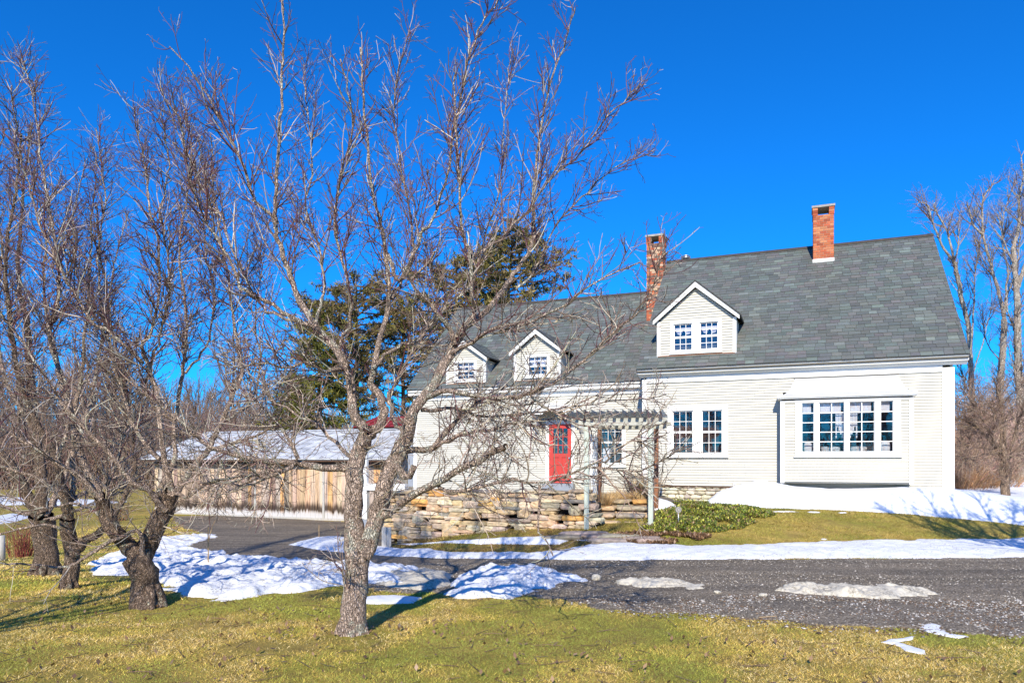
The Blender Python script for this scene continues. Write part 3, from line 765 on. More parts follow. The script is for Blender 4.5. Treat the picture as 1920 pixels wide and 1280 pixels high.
c = MB(); c.prism([(VW-.03, zfw+.13), (VW-.10, zfw+.16), (VW-.22, zfw+.17), (VW-.22, zfw+.24), (VW-.25, zew-.02), (VW+.05, zew+.2), (VW+.02, zfw+.13)], uW-.12, -.122, 'x'); part(c, 'cornice', 'trim', house)
roofw = slate_roof('wing_roof', uW-.15, -.0, VW-.27, zew-.005, vrw, zrw, house, .165)
window('window', [ww], VW, 3, 4, .11, house, True, .10, .08, label='single window right of the red door')
vl = MB(); zz = ww[3]-.12; vl.prism([(ww[0]+.1, zz), (ww[1]-.08, zz), (ww[1]-.2, zz-.13), (ww[0]+.22, zz-.13)], VW+.075, VW+.08, 'y')
part(vl, 'valance', 'cloth', house)
vl = MB(); vl.box(ww[0]+.05, ww[0]+.28, VW+.09, VW+.1, ww[2]+.03, ww[2]+.48); part(vl, 'curtain', 'cloth', house)
# red door: leaf with nine lights over raised panels
d = MB(); u0, u1, z0, z1 = dw; dv = VW+.01; gb = z0+(z1-z0)*.50; gt = z1-.13; st = .13
d.box(u0, u0+st, dv-.02, dv+.03, z0, z1); d.box(u1-st, u1, dv-.02, dv+.03, z0, z1); d.box(u0+st, u1-st, dv-.019, dv+.03, gt, z1); d.box(u0+st, u1-st, dv-.019, dv+.03, gb-.12, gb)
d.box(u0+st, u1-st, dv-.019, dv+.03, z0, z0+.16); d.box((u0+u1)/2-.05, (u0+u1)/2+.05, dv-.018, dv+.03, z0+.16, gb-.12)
for (x, y) in ((u0+st, (u0+u1)/2-.05), ((u0+u1)/2+.05, u1-st)): d.box(x, y, dv+.005, dv+.03, z0+.16, gb-.12); d.box(x+.035, y-.035, dv-.010, dv+.005, z0+.2, gb-.16)
for i in (1, 2): x = u0+st+(u1-u0-2*st)*i/3; d.box(x-.012, x+.012, dv-.014, dv+.02, gb, gt); zz = gb+(gt-gb)*i/3; d.box(u0+st, u1-st, dv-.012, dv+.018, zz-.012, zz+.012)
do = part(d, 'door', 'red', house, 'red front door with nine small panes')
q = MB(); q.face([(u0+st, dv+.012, gb), (u1-st, dv+.012, gb), (u1-st, dv+.012, gt), (u0+st, dv+.012, gt)]); q.build('pane', M['glass'], do)
q = MB(); niche(q, u0, u1, z0, z1, dv+.04, .6); part(q, 'room', 'wallin', do)
q = MB(); q.cyl((u1-.065, dv-.07, gb-.14), (u1-.065, dv-.02, gb-.14), .028, .02, 10); part(q, 'handle', 'metal', do)
t = MB(); casing(t, u0, u1, z0, z1, .11, VW, .05, .13, .001); part(t, 'door_casing', 'trim', do)
t = MB(); t.box(u0-.15, u1+.12, VW-.28, VW-.03, ZP-.12, z0-.02); part(t, 'door_step', 'greytrim', house)
# hood over the door: small arched canopy on two curved brackets
hd = MB(); hz = z1+.30; um = (u0+u1)/2; hw = .78; vf = VW-.72
arc = [(um+hw*math.cos(t_), hz+.30*math.sin(t_)) for t_ in np.linspace(0, PI, 13)]
inn = [(um+(hw-.07)*math.cos(t_), hz-.0+.23*math.sin(t_)) for t_ in np.linspace(0, PI, 13)]
for i in range(12):
    a, b, c_, e = arc[i], arc[i+1], inn[i+1], inn[i]
    hd.hexa([(a[0], vf, a[1]), (b[0], vf, b[1]), (a[0], VW-.03, a[1]), (b[0], VW-.03, b[1]), (e[0], vf, e[1]), (c_[0], vf, c_[1]), (e[0], VW-.03, e[1]), (c_[0], VW-.03, c_[1])])
for sg in (-1, 1):
    x = um+sg*(hw-.05)
    pr = [(VW-.03, hz+.02), (vf+.05, hz+.02), (vf+.05, hz-.08), (vf+.20, hz-.10), (vf+.34, hz-.22), (vf+.42, hz-.42), (VW-.12, hz-.55), (VW-.03, hz-.60)]
    hd.prism(pr, x-.045, x+.045, 'x')
hd.prism([(um-hw+.08, hz), (um-.38, hz-.03), (um-.30, hz+.06), (um, hz+.1), (um+.30, hz+.06), (um+.38, hz-.03), (um+hw-.08, hz), (um+.45, hz+.17), (um, hz+.23), (um-.45, hz+.17)], vf+.03, vf+.06, 'y')
part(hd, 'door_hood', 'trim', house)
# wing dormers
for (xl, xr, yb, yc, yp, wx, lab) in ((965, 1051, 713, 662, 626, (990, 1027, 669, 703), 'white gabled dormer in the middle of the low wing roof'), (838, 911, 719, 676, 646, (857, 890, 680, 711), 'white gabled dormer at the far end of the low wing roof')):
    xm = (xl+xr)/2; v_ = solve_v(xm, yb, zwing, 1.4)
    ul, ur = hs(xl, 690, v_)[0], hs(xr, 690, v_)[0]
    r = rect(wx[0], wx[2], wx[1], wx[3], v_)
    dormer(ul, ur, v_, hs(xm, yb, v_)[1], hs(xm, yc, v_)[1], hs(xm, yp, v_)[1], zwing, house, [r], lab, .12, .2)
# ================================================================== ground, drive, snow
def axis(lo, hi, a, b, step, g=1.16):
    x = list(np.arange(a, b+1e-6, step)); d = step
    while x[-1] < hi: d *= g; x.append(x[-1]+d)
    d = step
    while x[0] > lo: d *= g; x.insert(0, x[0]-d)
    return np.array(x)
xs = axis(-520, 520, -14, 13, .18); ys = axis(-120, 900, 3, 28, .16)
gx, gy = np.meshgrid(xs, ys); gz = terr(gx, gy)
ny, nx = gx.shape; idx = np.arange(nx*ny).reshape(ny, nx)
Q = np.stack([idx[:-1, :-1], idx[:-1, 1:], idx[1:, 1:], idx[1:, :-1]], -1).reshape(-1, 4)
ground = npmesh('ground', np.stack([gx, gy, gz], -1).reshape(-1, 3), Q, M['turf']); tag(ground, kind='structure')
DRIVE = gpoly([(2300, 1236), (1920, 1196), (1800, 1186), (1650, 1177), (1500, 1169), (1400, 1162), (1250, 1152), (1150, 1143), (1060, 1128), (1000, 1120), (900, 1114), (800, 1112), (700, 1108), (560, 1090), (440, 1062), (380, 1042), (350, 1020), (392, 1000), (345, 990), (320, 968), (420, 966), (560, 973), (650, 978), (735, 983), (738, 1030), (700, 1036), (800, 1046), (1000, 1049), (1400, 1049), (1920, 1046), (2300, 1048)])
dr_ = sheet('driveway', DRIVE, .045, M['gravel'], lambda x, y, d, i: .006+.006*fbm(x*3, y*3, 2, 3)+.012*(fbm(x*.3, y*2.2, 3, 8)-.5)*np.minimum(d*4, 1), .20, 2.3, 2); tag(dr_, kind='structure')
PATIO = [tuple(Vector((-2.9, 17.15)))] + [(1.55, 15.05), (2.2, 16.4), (3.9, 16.9), (4.2, 20.2), (-1.5, 22.3), (-4.6, 23.2), (-3.6, 19.5)]
SNOWS = []
def snow(label, pts, T, w, lump, mat='snow', cell=.04, wa=.10, ws=2.2, seed=1, lf=2.5, world=None):
    poly = world or gpoly(pts); SNOWS.append(poly)
    def zf(x, y, d, i):
        n = fbm(x*lf, y*lf, 5, seed+3)*.75+np.abs(fbm(x*lf*2.3, y*lf*2.3, 4, seed+6)-.5)*1.9*.25+.06; n2 = fbm(x*9, y*9, 3, seed+9)
        return T*(1-np.exp(-d/w))*(1+lump*(n-.5)*2.0)+.014*(1+1.5*(lump > .5))*(n2-.5)*np.minimum(d*8, 1)+.005
    o = sheet('snow_patch', poly, cell, M[mat], zf, wa, ws, seed); tag(o, label, 'snow', None, 'stuff'); return o
snow('long clean snow strip along the far edge of the drive', [(540, 1021), (590, 1008), (640, 1005), (700, 1022), (760, 1030), (830, 1033), (900, 1036), (1000, 1038), (1050, 1031), (1110, 1021), (1180, 1017), (1240, 1019), (1300, 1023), (1360, 1022), (1440, 1019), (1480, 1016), (1560, 1014), (1640, 1012), (1720, 1011), (1810, 1011), (1920, 1008), (2300, 1004), (2300, 1044), (1920, 1046), (1800, 1046), (1700, 1047), (1600, 1046), (1500, 1047), (1400, 1048), (1300, 1050), (1150, 1051), (1000, 1049), (900, 1047), (800, 1046), (720, 1043), (650, 1036), (590, 1030)], .08, .30, .6, 'banksnow', .045, .14, 3, 3)
snow('thin snow strip at the foot of the stone wall', [(735, 1020), (800, 1018), (850, 1014), (930, 1010), (1000, 1006), (1078, 1004), (1066, 1014), (1050, 1020), (960, 1020), (900, 1020), (830, 1018), (770, 1022)], .07, .2, .4, 'snow', .05, .07, 2, 5)
snow('broad lumpy plowed snow bank left of the big apple tree', [(170, 1070), (205, 1040), (245, 1022), (300, 1012), (340, 1009), (412, 1001), (405, 1007), (372, 1014), (345, 1022), (362, 1032), (405, 1036), (480, 1052), (507, 1048), (561, 1058), (616, 1062), (650, 1056), (690, 1062), (760, 1066), (800, 1072), (830, 1072), (800, 1086), (770, 1098), (690, 1096), (648, 1098), (571, 1108), (480, 1117), (420, 1122), (360, 1128), (330, 1110), (292, 1086), (240, 1080), (176, 1076)], .15, .32, 1.0, 'banksnow', .035, .34, 3.4, 7, 2.6)
snow('clean snow heap with dirty edge right of the big trunk', [(845, 1120), (852, 1098), (870, 1080), (905, 1070), (960, 1069), (1020, 1072), (1090, 1082), (1098, 1089), (1040, 1095), (1010, 1110), (960, 1122), (900, 1122)], .15, .20, .9, 'banksnow', .03, .22, 4, 11, 3)
snow('grey snow crust in the shadow between the two heaps', [(700, 1070), (760, 1066), (820, 1074), (850, 1078), (840, 1098), (790, 1108), (730, 1100), (690, 1092)], .11, .2, .9, 'dirtysnow', .03, .12, 3, 13, 4)
snow('thin snow sliver on the grass beside the big trunk', [(640, 1128), (690, 1118), (740, 1116), (795, 1120), (775, 1131), (700, 1132)], .03, .08, .3, 'snow', .025, .05, 4, 15)
snow('small dirty ice streak on the middle of the drive', [(1142, 1093), (1170, 1092), (1196, 1086), (1225, 1086), (1253, 1088), (1283, 1093), (1323, 1098), (1316, 1104), (1299, 1105), (1270, 1101), (1240, 1102), (1200, 1103), (1188, 1099), (1160, 1098)], .05, .05, 1.2, 'dirtysnow', .018, .16, 4, 17, 5)
snow('long dirty ice ridge on the near side of the drive', [(1445, 1108), (1467, 1101), (1526, 1102), (1569, 1101), (1639, 1103), (1709, 1106), (1762, 1114), (1720, 1119), (1681, 1122), (1630, 1122), (1583, 1121), (1535, 1115), (1480, 1112)], .075, .07, 1.1, 'dirtysnow', .018, .15, 4, 19, 5)
snow('boot shaped snow patch at the drive edge', [(1718, 1172), (1737, 1167), (1765, 1173), (1773, 1184), (1816, 1193), (1806, 1198), (1772, 1194), (1736, 1184)], .014, .06, .5, 'snow', .012, .05, 6, 21)
snow('small forked snow patch on the grass', [(1647, 1203), (1681, 1197), (1715, 1191), (1716, 1196), (1690, 1204), (1732, 1219), (1730, 1226), (1695, 1220), (1679, 1208)], .012, .06, .5, 'snow', .012, .045, 6, 23)
for k, (x, y, w) in enumerate(((1470, 959, 26), (1525, 960, 14), (1580, 961, 12), (1548, 1010, 9), (1398, 976, 20), (1330, 993, 22), (1300, 990, 12), (1100, 1012, 30), (1290, 1092, 5))[:8]):
    snow('little snow remnant %s' % ['along the top of the far lawn beside the flower bed', 'on the far lawn in front of the snow bank', 'on the far lawn under the bay window', 'just above the long snow strip', 'on the edge of the flower bed', 'at the foot of the flower bed', 'between the bed and its stones', 'on the flat stones by the steps'][k], [(x-w, y), (x-w*.4, y-1), (x+w*.5, y-.8), (x+w, y+.6), (x+w*.3, y+1.2), (x-w*.5, y+.9)], .015, .06, .3, 'snow', .025, .10, 3, 31+k)
# big drift against the house front, continuing round the right corner
def hw_(u, v): return (HX+u*CA+v*SA, HY-u*SA+v*CA)
def drift_z(x, y, d, i):
    dx, dy = x-HX, y-HY; u = dx*CA-dy*SA; v = dx*SA+dy*CA
    crest = np.interp(u, [1.6, 2.1, 2.7, 3.1, 3.9, 4.7, 5.6, 6.3, 7.2, 7.8, 8.6, 10, 14], [.02, .30, .50, .60, .45, .37, .40, .45, .42, .36, .26, .16, .12])
    prof = sstep(-1.75, -.5, v)*(1-.75*sstep(.3, 2.2, v))
    return .05*(1-np.exp(-d/.12))+crest*prof*np.minimum(1, d/.35)+.05*(fbm(x*1.3, y*1.3, 4, 41)-.5)*np.minimum(d*3, 1)
DR = [hw_(1.5, .0), hw_(1.75, -.65), hw_(2.3, -1.25), hw_(3, -1.5), hw_(4.4, -1.55), hw_(6, -1.6), hw_(8, -1.8), hw_(10.5, -2.3), hw_(15, -3.2), hw_(22, -2), hw_(26, 8), hw_(26, 22), hw_(9, 15), hw_(7.5, 6), hw_(7.4, .3)]
SNOWS.append(DR)
o = sheet('snow_drift', DR, .07, M['snow'], drift_z, .10, 1.3, 43, lambda x, y: ~((vnoise(x*.45, y*.45, 77) > .70) & (y > HY+1.5))); tag(o, 'deep smooth snow drift banked against the house under the bay', 'snow', None, 'stuff')
PM = MB()
snow('snow heap under the pergola beside the dry grasses', None, .34, .35, .3, 'snow', .05, .06, 2, 47, world=[(2.75, 16.3), (3.5, 16.15), (4.0, 16.5), (4.0, 17.5), (3.3, 17.7), (2.7, 17.1)])
for k, pts in enumerate(([(-400, 902), (-60, 896), (120, 893), (300, 890), (420, 893), (380, 899), (150, 905), (-100, 912)], [(-300, 936), (0, 932), (150, 935), (230, 940), (200, 948), (60, 946), (-200, 950)], [(-120, 985), (20, 962), (60, 968), (30, 978), (-60, 990)])):
    P_ = gpoly(pts)
    snow(['far pale snow field below the wooded hill', 'snow band across the meadow behind the orchard', 'snow patch by the fence post left of the orchard'][k], None, .10, .6, .4, 'snow', [.5, .16, .09][k], [1.2, .5, .2][k], [.3, .7, 1.5][k], 51+k, world=P_)
# patio fill behind the retaining wall
po = sheet('patio', PATIO, .10, M['gravel'], lambda x, y, d, i: 0*x, .02, 1, 61, None, lambda x, y: np.full(np.shape(x), .64)); tag(po, kind='structure')
# ------------------------------------------------------------------ grass blades, pebbles
def on(px, py, polys, a=.1, s=1.6, seed=1):
    r = np.zeros(px.shape, bool)
    for p in polys: r |= inside(px, py, p)
    return r
def blades(name, n, x0, x1, y0, y1, h, wd, keep, seed, pal, label, powr=1.0, zoff=0):
    r = np.random.default_rng(seed)
    X = r.uniform(x0, x1, n); Y = y0+(y1-y0)*r.random(n)**powr
    k = (np.abs(X) < Y*.85+2.6) & keep(X, Y) & (fbm(X*1.3, Y*1.3, 4, 29)+r.normal(0, .05, len(X)) < .66); X, Y = X[k], Y[k]; n = len(X)
    Z = terr(X, Y)-.004+zoff; a = r.uniform(0, 2*PI, n); H = h*r.uniform(.4, 1.15, n)*(.6+.8*fbm(X*1.7, Y*1.7, 3, seed)); W = wd*r.uniform(.6, 1.3, n)
    ln = r.uniform(.6, 2.2, n); b = r.uniform(0, 2*PI, n)
    dx, dy = np.cos(a)*W/2, np.sin(a)*W/2
    V = np.empty((n, 3, 3)); V[:, 0] = np.stack([X-dx, Y-dy, Z], 1); V[:, 1] = np.stack([X+dx, Y+dy, Z], 1)
    V[:, 2] = np.stack([X+np.cos(b)*H*ln, Y+np.sin(b)*H*ln, Z+H], 1)
    pal = np.array(pal); pn = fbm(X*.75, Y*.75, 5, 9)*2.3-.62+(fbm(X*4, Y*4, 2, 19)-.5)*.35+r.normal(0, .13, n)
    pi_ = np.clip((pn*len(pal)).astype(int), 0, len(pal)-1)
    C = pal[pi_]*r.uniform(.6, 1.35, (n, 1)); C = np.repeat(C[:, None, :], 3, 1); C[:, :2] *= .85
    o = npmesh(name, V.reshape(-1, 3), np.arange(n*3).reshape(n, 3), M['blade'], None, C.reshape(-1, 3), False); tag(o, label, 'grass', None, 'stuff'); return o
PALG = [(.34, .37, .07), (.46, .45, .08), (.64, .53, .10), (.82, .58, .14), (.90, .65, .22), (.92, .74, .37), (.74, .50, .12), (.56, .49, .10), (.40, .42, .08)]
def offdrive(X, Y):
    wx, wy = warp(X, Y, .20, 2.3, 2); k = ~inside(wx, wy, DRIVE)
    for p in SNOWS: k &= ~inside(X, Y, p)
    return k & ~inside(X, Y, PATIO)
blades('lawn_grass', 690000, -9, 9, 3.6, 9.5, .022, .0055, offdrive, 3, PALG, 'short matted yellow green lawn in the foreground', 1.25)
blades('lawn_grass', 220000, -14, 5, 8.2, 24, .04, .012, lambda X, Y: offdrive(X, Y) & (X < -1+.0*Y), 4, PALG, 'winter lawn under the orchard trees', 1.3)
blades('lawn_grass', 160000, 1.5, 14, 11.5, 17.5, .035, .010, offdrive, 5, [(.25, .28, .05), (.36, .35, .06), (.52, .42, .10), (.62, .45, .14), (.42, .37, .08)], 'browning lawn slope between the drive and the house')
blades('dead_grass', 30000, -3.2, 2.6, 12.3, 16.8, .05, .010, lambda X, Y: offdrive(X, Y), 6, [(.20, .13, .05), (.28, .17, .07), (.16, .09, .05), (.15, .12, .03)], 'strip of brown dead grass between the two snow strips')
def pebbles(n, x0, x1, y0, y1, keep, smin, smax, seed, label, pal):
    r = np.random.default_rng(seed); X = r.uniform(x0, x1, n); Y = r.uniform(y0, y1, n); k = keep(X, Y); X, Y = X[k], Y[k]; n = len(X)
    Z = terr(X, Y)+.008; S = smin+(smax-smin)*r.random(n)**3
    B = np.array([[1, 0, 0], [-.2, .95, 0], [-1, -.1, 0], [.1, -1, 0], [.1, .1, .75], [0, 0, -.4]]); F_ = np.array([[0, 1, 4], [1, 2, 4], [2, 3, 4], [3, 0, 4], [1, 0, 5], [2, 1, 5], [3, 2, 5], [0, 3, 5]])
    V = B[None]*(1+.3*(r.random((n, 6, 3))-.5)); a = r.uniform(0, 2*PI, n); c, s_ = np.cos(a)[:, None], np.sin(a)[:, None]
    V = np.stack([V[..., 0]*c-V[..., 1]*s_, V[..., 0]*s_+V[..., 1]*c, V[..., 2]], -1)*S[:, None, None]*np.stack([r.uniform(.7, 1.4, n), r.uniform(.7, 1.3, n), r.uniform(.6, 1, n)], 1)[:, None, :]
    V += np.stack([X, Y, Z], 1)[:, None]
    pal = np.array(pal); C = np.repeat((pal[r.integers(0, len(pal), n)]*r.uniform(.7, 1.25, (n, 1)))[:, None], 6, 1)
    o = npmesh('gravel_stones', V.reshape(-1, 3), (F_[None]+np.arange(n)[:, None, None]*6).reshape(-1, 3), M['pebble'], None, C.reshape(-1, 3), False); tag(o, label, 'gravel', None, 'stuff')
def litter():
    b = Branches(); r = np.random.default_rng(88)
    for _ in range(420):
        y = 4.3+6*r.random()**1.2; x = r.uniform(-.8, .8)*y
        if not offdrive(np.array([x]), np.array([y]))[0]: continue
        a = r.uniform(0, PI); l = r.uniform(.03, .16); d = np.array([math.cos(a), math.sin(a), 0]); p = np.array([x, y, tz(x, y)+.018])
        b.add(np.array([p-d*l, p+rng.normal(0, .008, 3), p+d*l]), [.0035, .003, .002], 4, jit((.14, .09, .065), .4))
    o = b.build('twig_litter', M['twig'], None); tag(o, 'small fallen twigs scattered over the lawn under the trees', 'twigs', None, 'stuff')
litter()
leaves_later = True
def ondrive(X, Y): return ~offdrive(X, Y) & inside(*warp(X, Y, .18, 2.3, 2), DRIVE)
pebbles(60000, -4, 9, 6.2, 12.2, ondrive, .004, .017, 8, 'loose grey and pale stones on the drive', [(.24, .20, .15), (.29, .25, .20), (.18, .15, .115), (.37, .32, .26), (.58, .53, .46), (.11, .095, .075)])
def edge(X, Y):
    e = np.random.default_rng(5).random(X.shape)**2*.38
    return inside(*warp(X, Y+e, .20, 2.3, 2), DRIVE) & (Y < 9.5)
pebbles(60000, -2, 9, 5.9, 8.4, lambda X, Y: edge(X, Y) & (fbm(X*3, Y*3, 3, 4) > .42), .005, .022, 9, 'pale grit scattered on the grass edge', [(.30, .28, .25), (.55, .52, .48), (.16, .14, .12), (.16, .10, .06), (.10, .065, .04), (.22, .15, .09)])
# ================================================================== retaining wall, steps, pergola
SP = [((.52, .385, .225), 4), ((.46, .365, .25), 4.5), ((.37, .315, .24), 3), ((.62, .34, .11), 1.3), ((.41, .31, .23), 1.8), ((.64, .53, .37), 2.6), ((.245, .23, .20), 1.6), ((.56, .40, .23), 2.4)]
def stone_col():
    r = random.random()*sum(w for _, w in SP)
    for c, w in SP:
        r -= w
        if r <= 0: return jit(c, .18)
    return SP[0][0]
def dry_wall(mb, A, B, topA, topB, depth=.34):
    A = np.array(A, float); B = np.array(B, float); Lw = np.linalg.norm(B-A); d = (B-A)/Lw; ax = np.array([d[0], d[1], 0]); ay = np.array([-d[1], d[0], 0])
    z0 = min(tz(*A), tz(*B))-.1; top = max(topA, topB); occ = []
    # big square stones first, the courses break round them
    big = [(.31*Lw, .22, .40, .27), (.56*Lw, .20, .38, .30), (.80*Lw, .45, .34, .20), (.14*Lw, .42, .34, .22), (.43*Lw, .55, .36, .20), (.68*Lw, .62, .30, .19), (.22*Lw, .68, .34, .18), (.92*Lw, .72, .30, .21), (.07*Lw, .10, .36, .26)]
    z = z0
    for (s, zz, w, h) in big:
        p = A+d*s; stone(mb, np.array([p[0], p[1], zz-.18])+ay*.14, ax, ay, np.eye(3)[2], w/2*1.04, .17, h/2*1.02, jit(random.choice(((.44, .37, .27), (.50, .36, .22), (.36, .31, .26))), .12), .09, 6, 4); occ.append((s-w/2, s+w/2, zz-.18-h/2, zz-.18+h/2))
    while z < top:
        h = random.choice((.06, .08, .10, .13, .16, .09)); s = -random.uniform(0, .3)
        while s < Lw:
            w = random.uniform(.22, .66)*(1 if h < .12 else .72); hh = h*random.uniform(.8, 1.15); c = s+w/2
            if 0 <= c <= Lw:
                tp = topA+(topB-topA)*c/Lw; p = A+d*c; zc_ = z+h/2+random.uniform(-.012, .012)
                if zc_ < tp and zc_+hh/2 > tz(*p)-.1 and not any(a < c < b and e < zc_ < f for a, b, e, f in occ):
                    if hh > .12 and random.random() < .3:
                        for q in (-1, 1): stone(mb, np.array([p[0], p[1], zc_+q*hh*.26])+ay*(.12+random.uniform(-.03, .03)), ax, ay, np.eye(3)[2], w/2*1.0, .15, hh*.265, stone_col(), .09, 8, 4)
                    else: stone(mb, np.array([p[0], p[1], zc_])+ay*(.12+random.uniform(-.035, .03)), ax, ay, np.eye(3)[2], w/2*1.0, .15, hh/2*1.05, stone_col(), .09, 8, 4)
            s += w
        z += h*.97
    return ax, ay
wl = MB(); A_ = (-2.87, 17.0); B_ = (1.70, 14.9)
dry_wall(wl, A_, B_, .83, .93); dry_wall(wl, (-2.85, 17.05), (-2.1, 19.6), .80, .80)
wo = wl.build('retaining_wall', M['stone'], None, False); tag(wo, 'dry laid fieldstone retaining wall in front of the low wing', 'stone wall')
bk = MB(); ax = np.array([.907, -.42]); n_ = np.array([.42, .907])
P0 = np.array(A_)+n_*.2; P1 = np.array(B_)+n_*.2; P2 = P1+n_*.35; P3 = P0+n_*.35
bk.prism([tuple(P0), tuple(P1), tuple(P2), tuple(P3)], -.8, .70, 'z'); part(bk, 'dark_core', 'dark', wo)  # near-black backing that shows in the gaps between the stones
cp = MB(); s = 0   # flat cap stones
Lw = math.hypot(B_[0]-A_[0], B_[1]-A_[1])
while s < Lw-.1:
    w = random.uniform(.4, .95); c = np.array(A_)+ax*(s+w/2); stone(cp, np.array([c[0], c[1], .85+.10*s/Lw+random.uniform(-.015, .02)])+np.array([n_[0], n_[1], 0])*.17, np.array([ax[0], ax[1], 0]), np.array([n_[0], n_[1], 0]), Z_, w/2, .25, random.uniform(.03, .045), stone_col(), .10, 5); s += w
part(cp, 'cap_stones', 'stone', wo)
pb_ = MB(); q = gp(727, 1027); pb_.box(q.x-.16, q.x+.05, q.y+.15, q.y+.19, q.z-.05, q.z+.45)
for k in (0, 1): pb_.box(q.x-.16+.11*k, q.x-.06+.11*k, q.y+.135, q.y+.15, q.z-.05, q.z+.44)
tag(part(pb_, 'plank_screen', 'plainboard', None), 'short grey board screen at the end of the stone wall', 'screen')
PR = -math.radians(15); PX, PY = 1.568, 14.9; pc, ps = math.cos(PR), math.sin(PR)
def pw(x, y): return (PX+x*pc-y*ps, PY+x*ps+y*pc)
sx = np.array([pc, ps, 0]); sy = np.array([-ps, pc, 0])
st_ = MB()
for i in range(5):
    y = .05+.40*i; zt_ = .16+.135*i; x = .08
    while x < 1.15:
        w = min(random.uniform(.35, .75), 1.3-x); c = pw(x+w/2, y+.2)
        stone(st_, np.array([c[0], c[1], zt_-.045]), sx, sy, Z_, w/2, .25, .052, stone_col(), .08, 5)
        stone(st_, np.array([c[0], c[1], zt_-.14])+sy*.06, sx, sy, Z_, w/2*1.02, .22, .05, stone_col(), .10, 4)
        x += w
tag(part(st_, 'stone_steps', 'stone', None), 'rough flat stone steps rising under the pergola', 'steps')
fs = MB()
for (x, y, w, d_) in ((1075, 1010, .42, .18), (1120, 1008, .35, .2), (1165, 1008, .45, .22), (1205, 1012, .38, .15), (1040, 1012, .25, .15), (1140, 1016, .4, .14), (1095, 1003, .5, .2), (1220, 1016, .3, .12)):
    q = gp(x, y); stone(fs, np.array([q.x, q.y, q.z+.03]), X_, Y_, Z_, w, d_, .05, jit((.30, .25, .20), .2), .12, 4)
tag(part(fs, 'flat_stones', 'stone', None), 'scattered flat stones below the steps', 'stones')
pg = thing('pergola', 'weathered garden pergola over the stone steps with slatted top', 'pergola', (PX, PY, .1), PR)
TOPZ = 2.40
def post(x, y, w, z0, mat, nm='post', lab=None):
    p = MB(); c = w/2-.012; h = w/2
    p.prism([(x-c, y-h), (x+c, y-h), (x+h, y-c), (x+h, y+c), (x+c, y+h), (x-c, y+h), (x-h, y+c), (x-h, y-c)], z0, TOPZ-.02, 'z'); return part(p, nm, mat, pg, lab)
post(0, 0, .10, -.02, 'post', lab='pale green white front post on the left'); post(1.323, 0, .10, .2, 'post', lab='pale green white front post on the right')
post(0, 1.86, .10, .3, 'brownpost', lab='reddish brown rear post'); post(1.323, 1.86, .10, .2, 'brownpost', lab='reddish brown rear post on the right')
def scroll(a, b, z0, z1, cut=.16):
    return [(a, z1), (b, z1), (b, z1-.05), (b-cut*.35, z0+.075), (b-cut*.6, z0+.05), (b-cut, z0), (a+cut, z0), (a+cut*.6, z0+.05), (a+cut*.35, z0+.075), (a, z1-.05)]
for y in (-.06, .045, 1.81, 1.915):
    m_ = MB(); m_.prism(scroll(-.40, 1.66, TOPZ-.17, TOPZ-.02), y-.019, y+.019, 'y'); part(m_, 'beam', 'rafter', pg)
for i in range(13):
    x = -.33+1.87*i/12; m_ = MB(); m_.prism(scroll(-.40, 2.24, TOPZ-.02, TOPZ+.145, .18), x-.023, x+.023, 'x'); part(m_, 'rafter', 'rafter', pg)
tr_ = MB()
for i in range(4): x = .03; y = .45+.28*i; tr_.box(x-.012, x+.012, y-.015, y+.015, .35, TOPZ-.05)
for i in range(9): z = .55+.2*i; tr_.box(.044, .056, .42, 1.32, z-.012, z+.012)
tro = part(tr_, 'trellis', 'trim', pg, 'white lattice side between the left posts')
# climbing stems on the pergola
vb_ = Branches()
for k in range(16):
    x, y = random.choice(((0, 1.86), (1.323, 1.86), (1.323, .1), (.05, .9))); p = np.array([x+random.uniform(-.08, .08), y+random.uniform(-.08, .08), .3]); c = shoot(p, np.array([random.uniform(-.1, .1), random.uniform(-.15, .15), 1]), random.uniform(1.3, 2.4), 14, .12, .12); vb_.add(c, np.linspace(.009, .003, 14), 5, jit((.16, .10, .07), .3))
for k in range(26):
    p = np.array([random.uniform(-.3, 1.5), random.uniform(-.2, 2), TOPZ+.12]); c = shoot(p, rng.normal(0, 1, 3)*np.array([1, 1, .15]), random.uniform(.4, 1.2), 9, -.02, .16); vb_.add(c, np.linspace(.006, .002, 9), 4, jit((.18, .11, .08), .3))
tag(vb_.build('climbing_vine', M['twig'], None), 'bare vine stems twining over the pergola', 'vine').location = (PX, PY, .1)
bpy.data.objects['climbing_vine'].rotation_euler = (0, 0, PR)
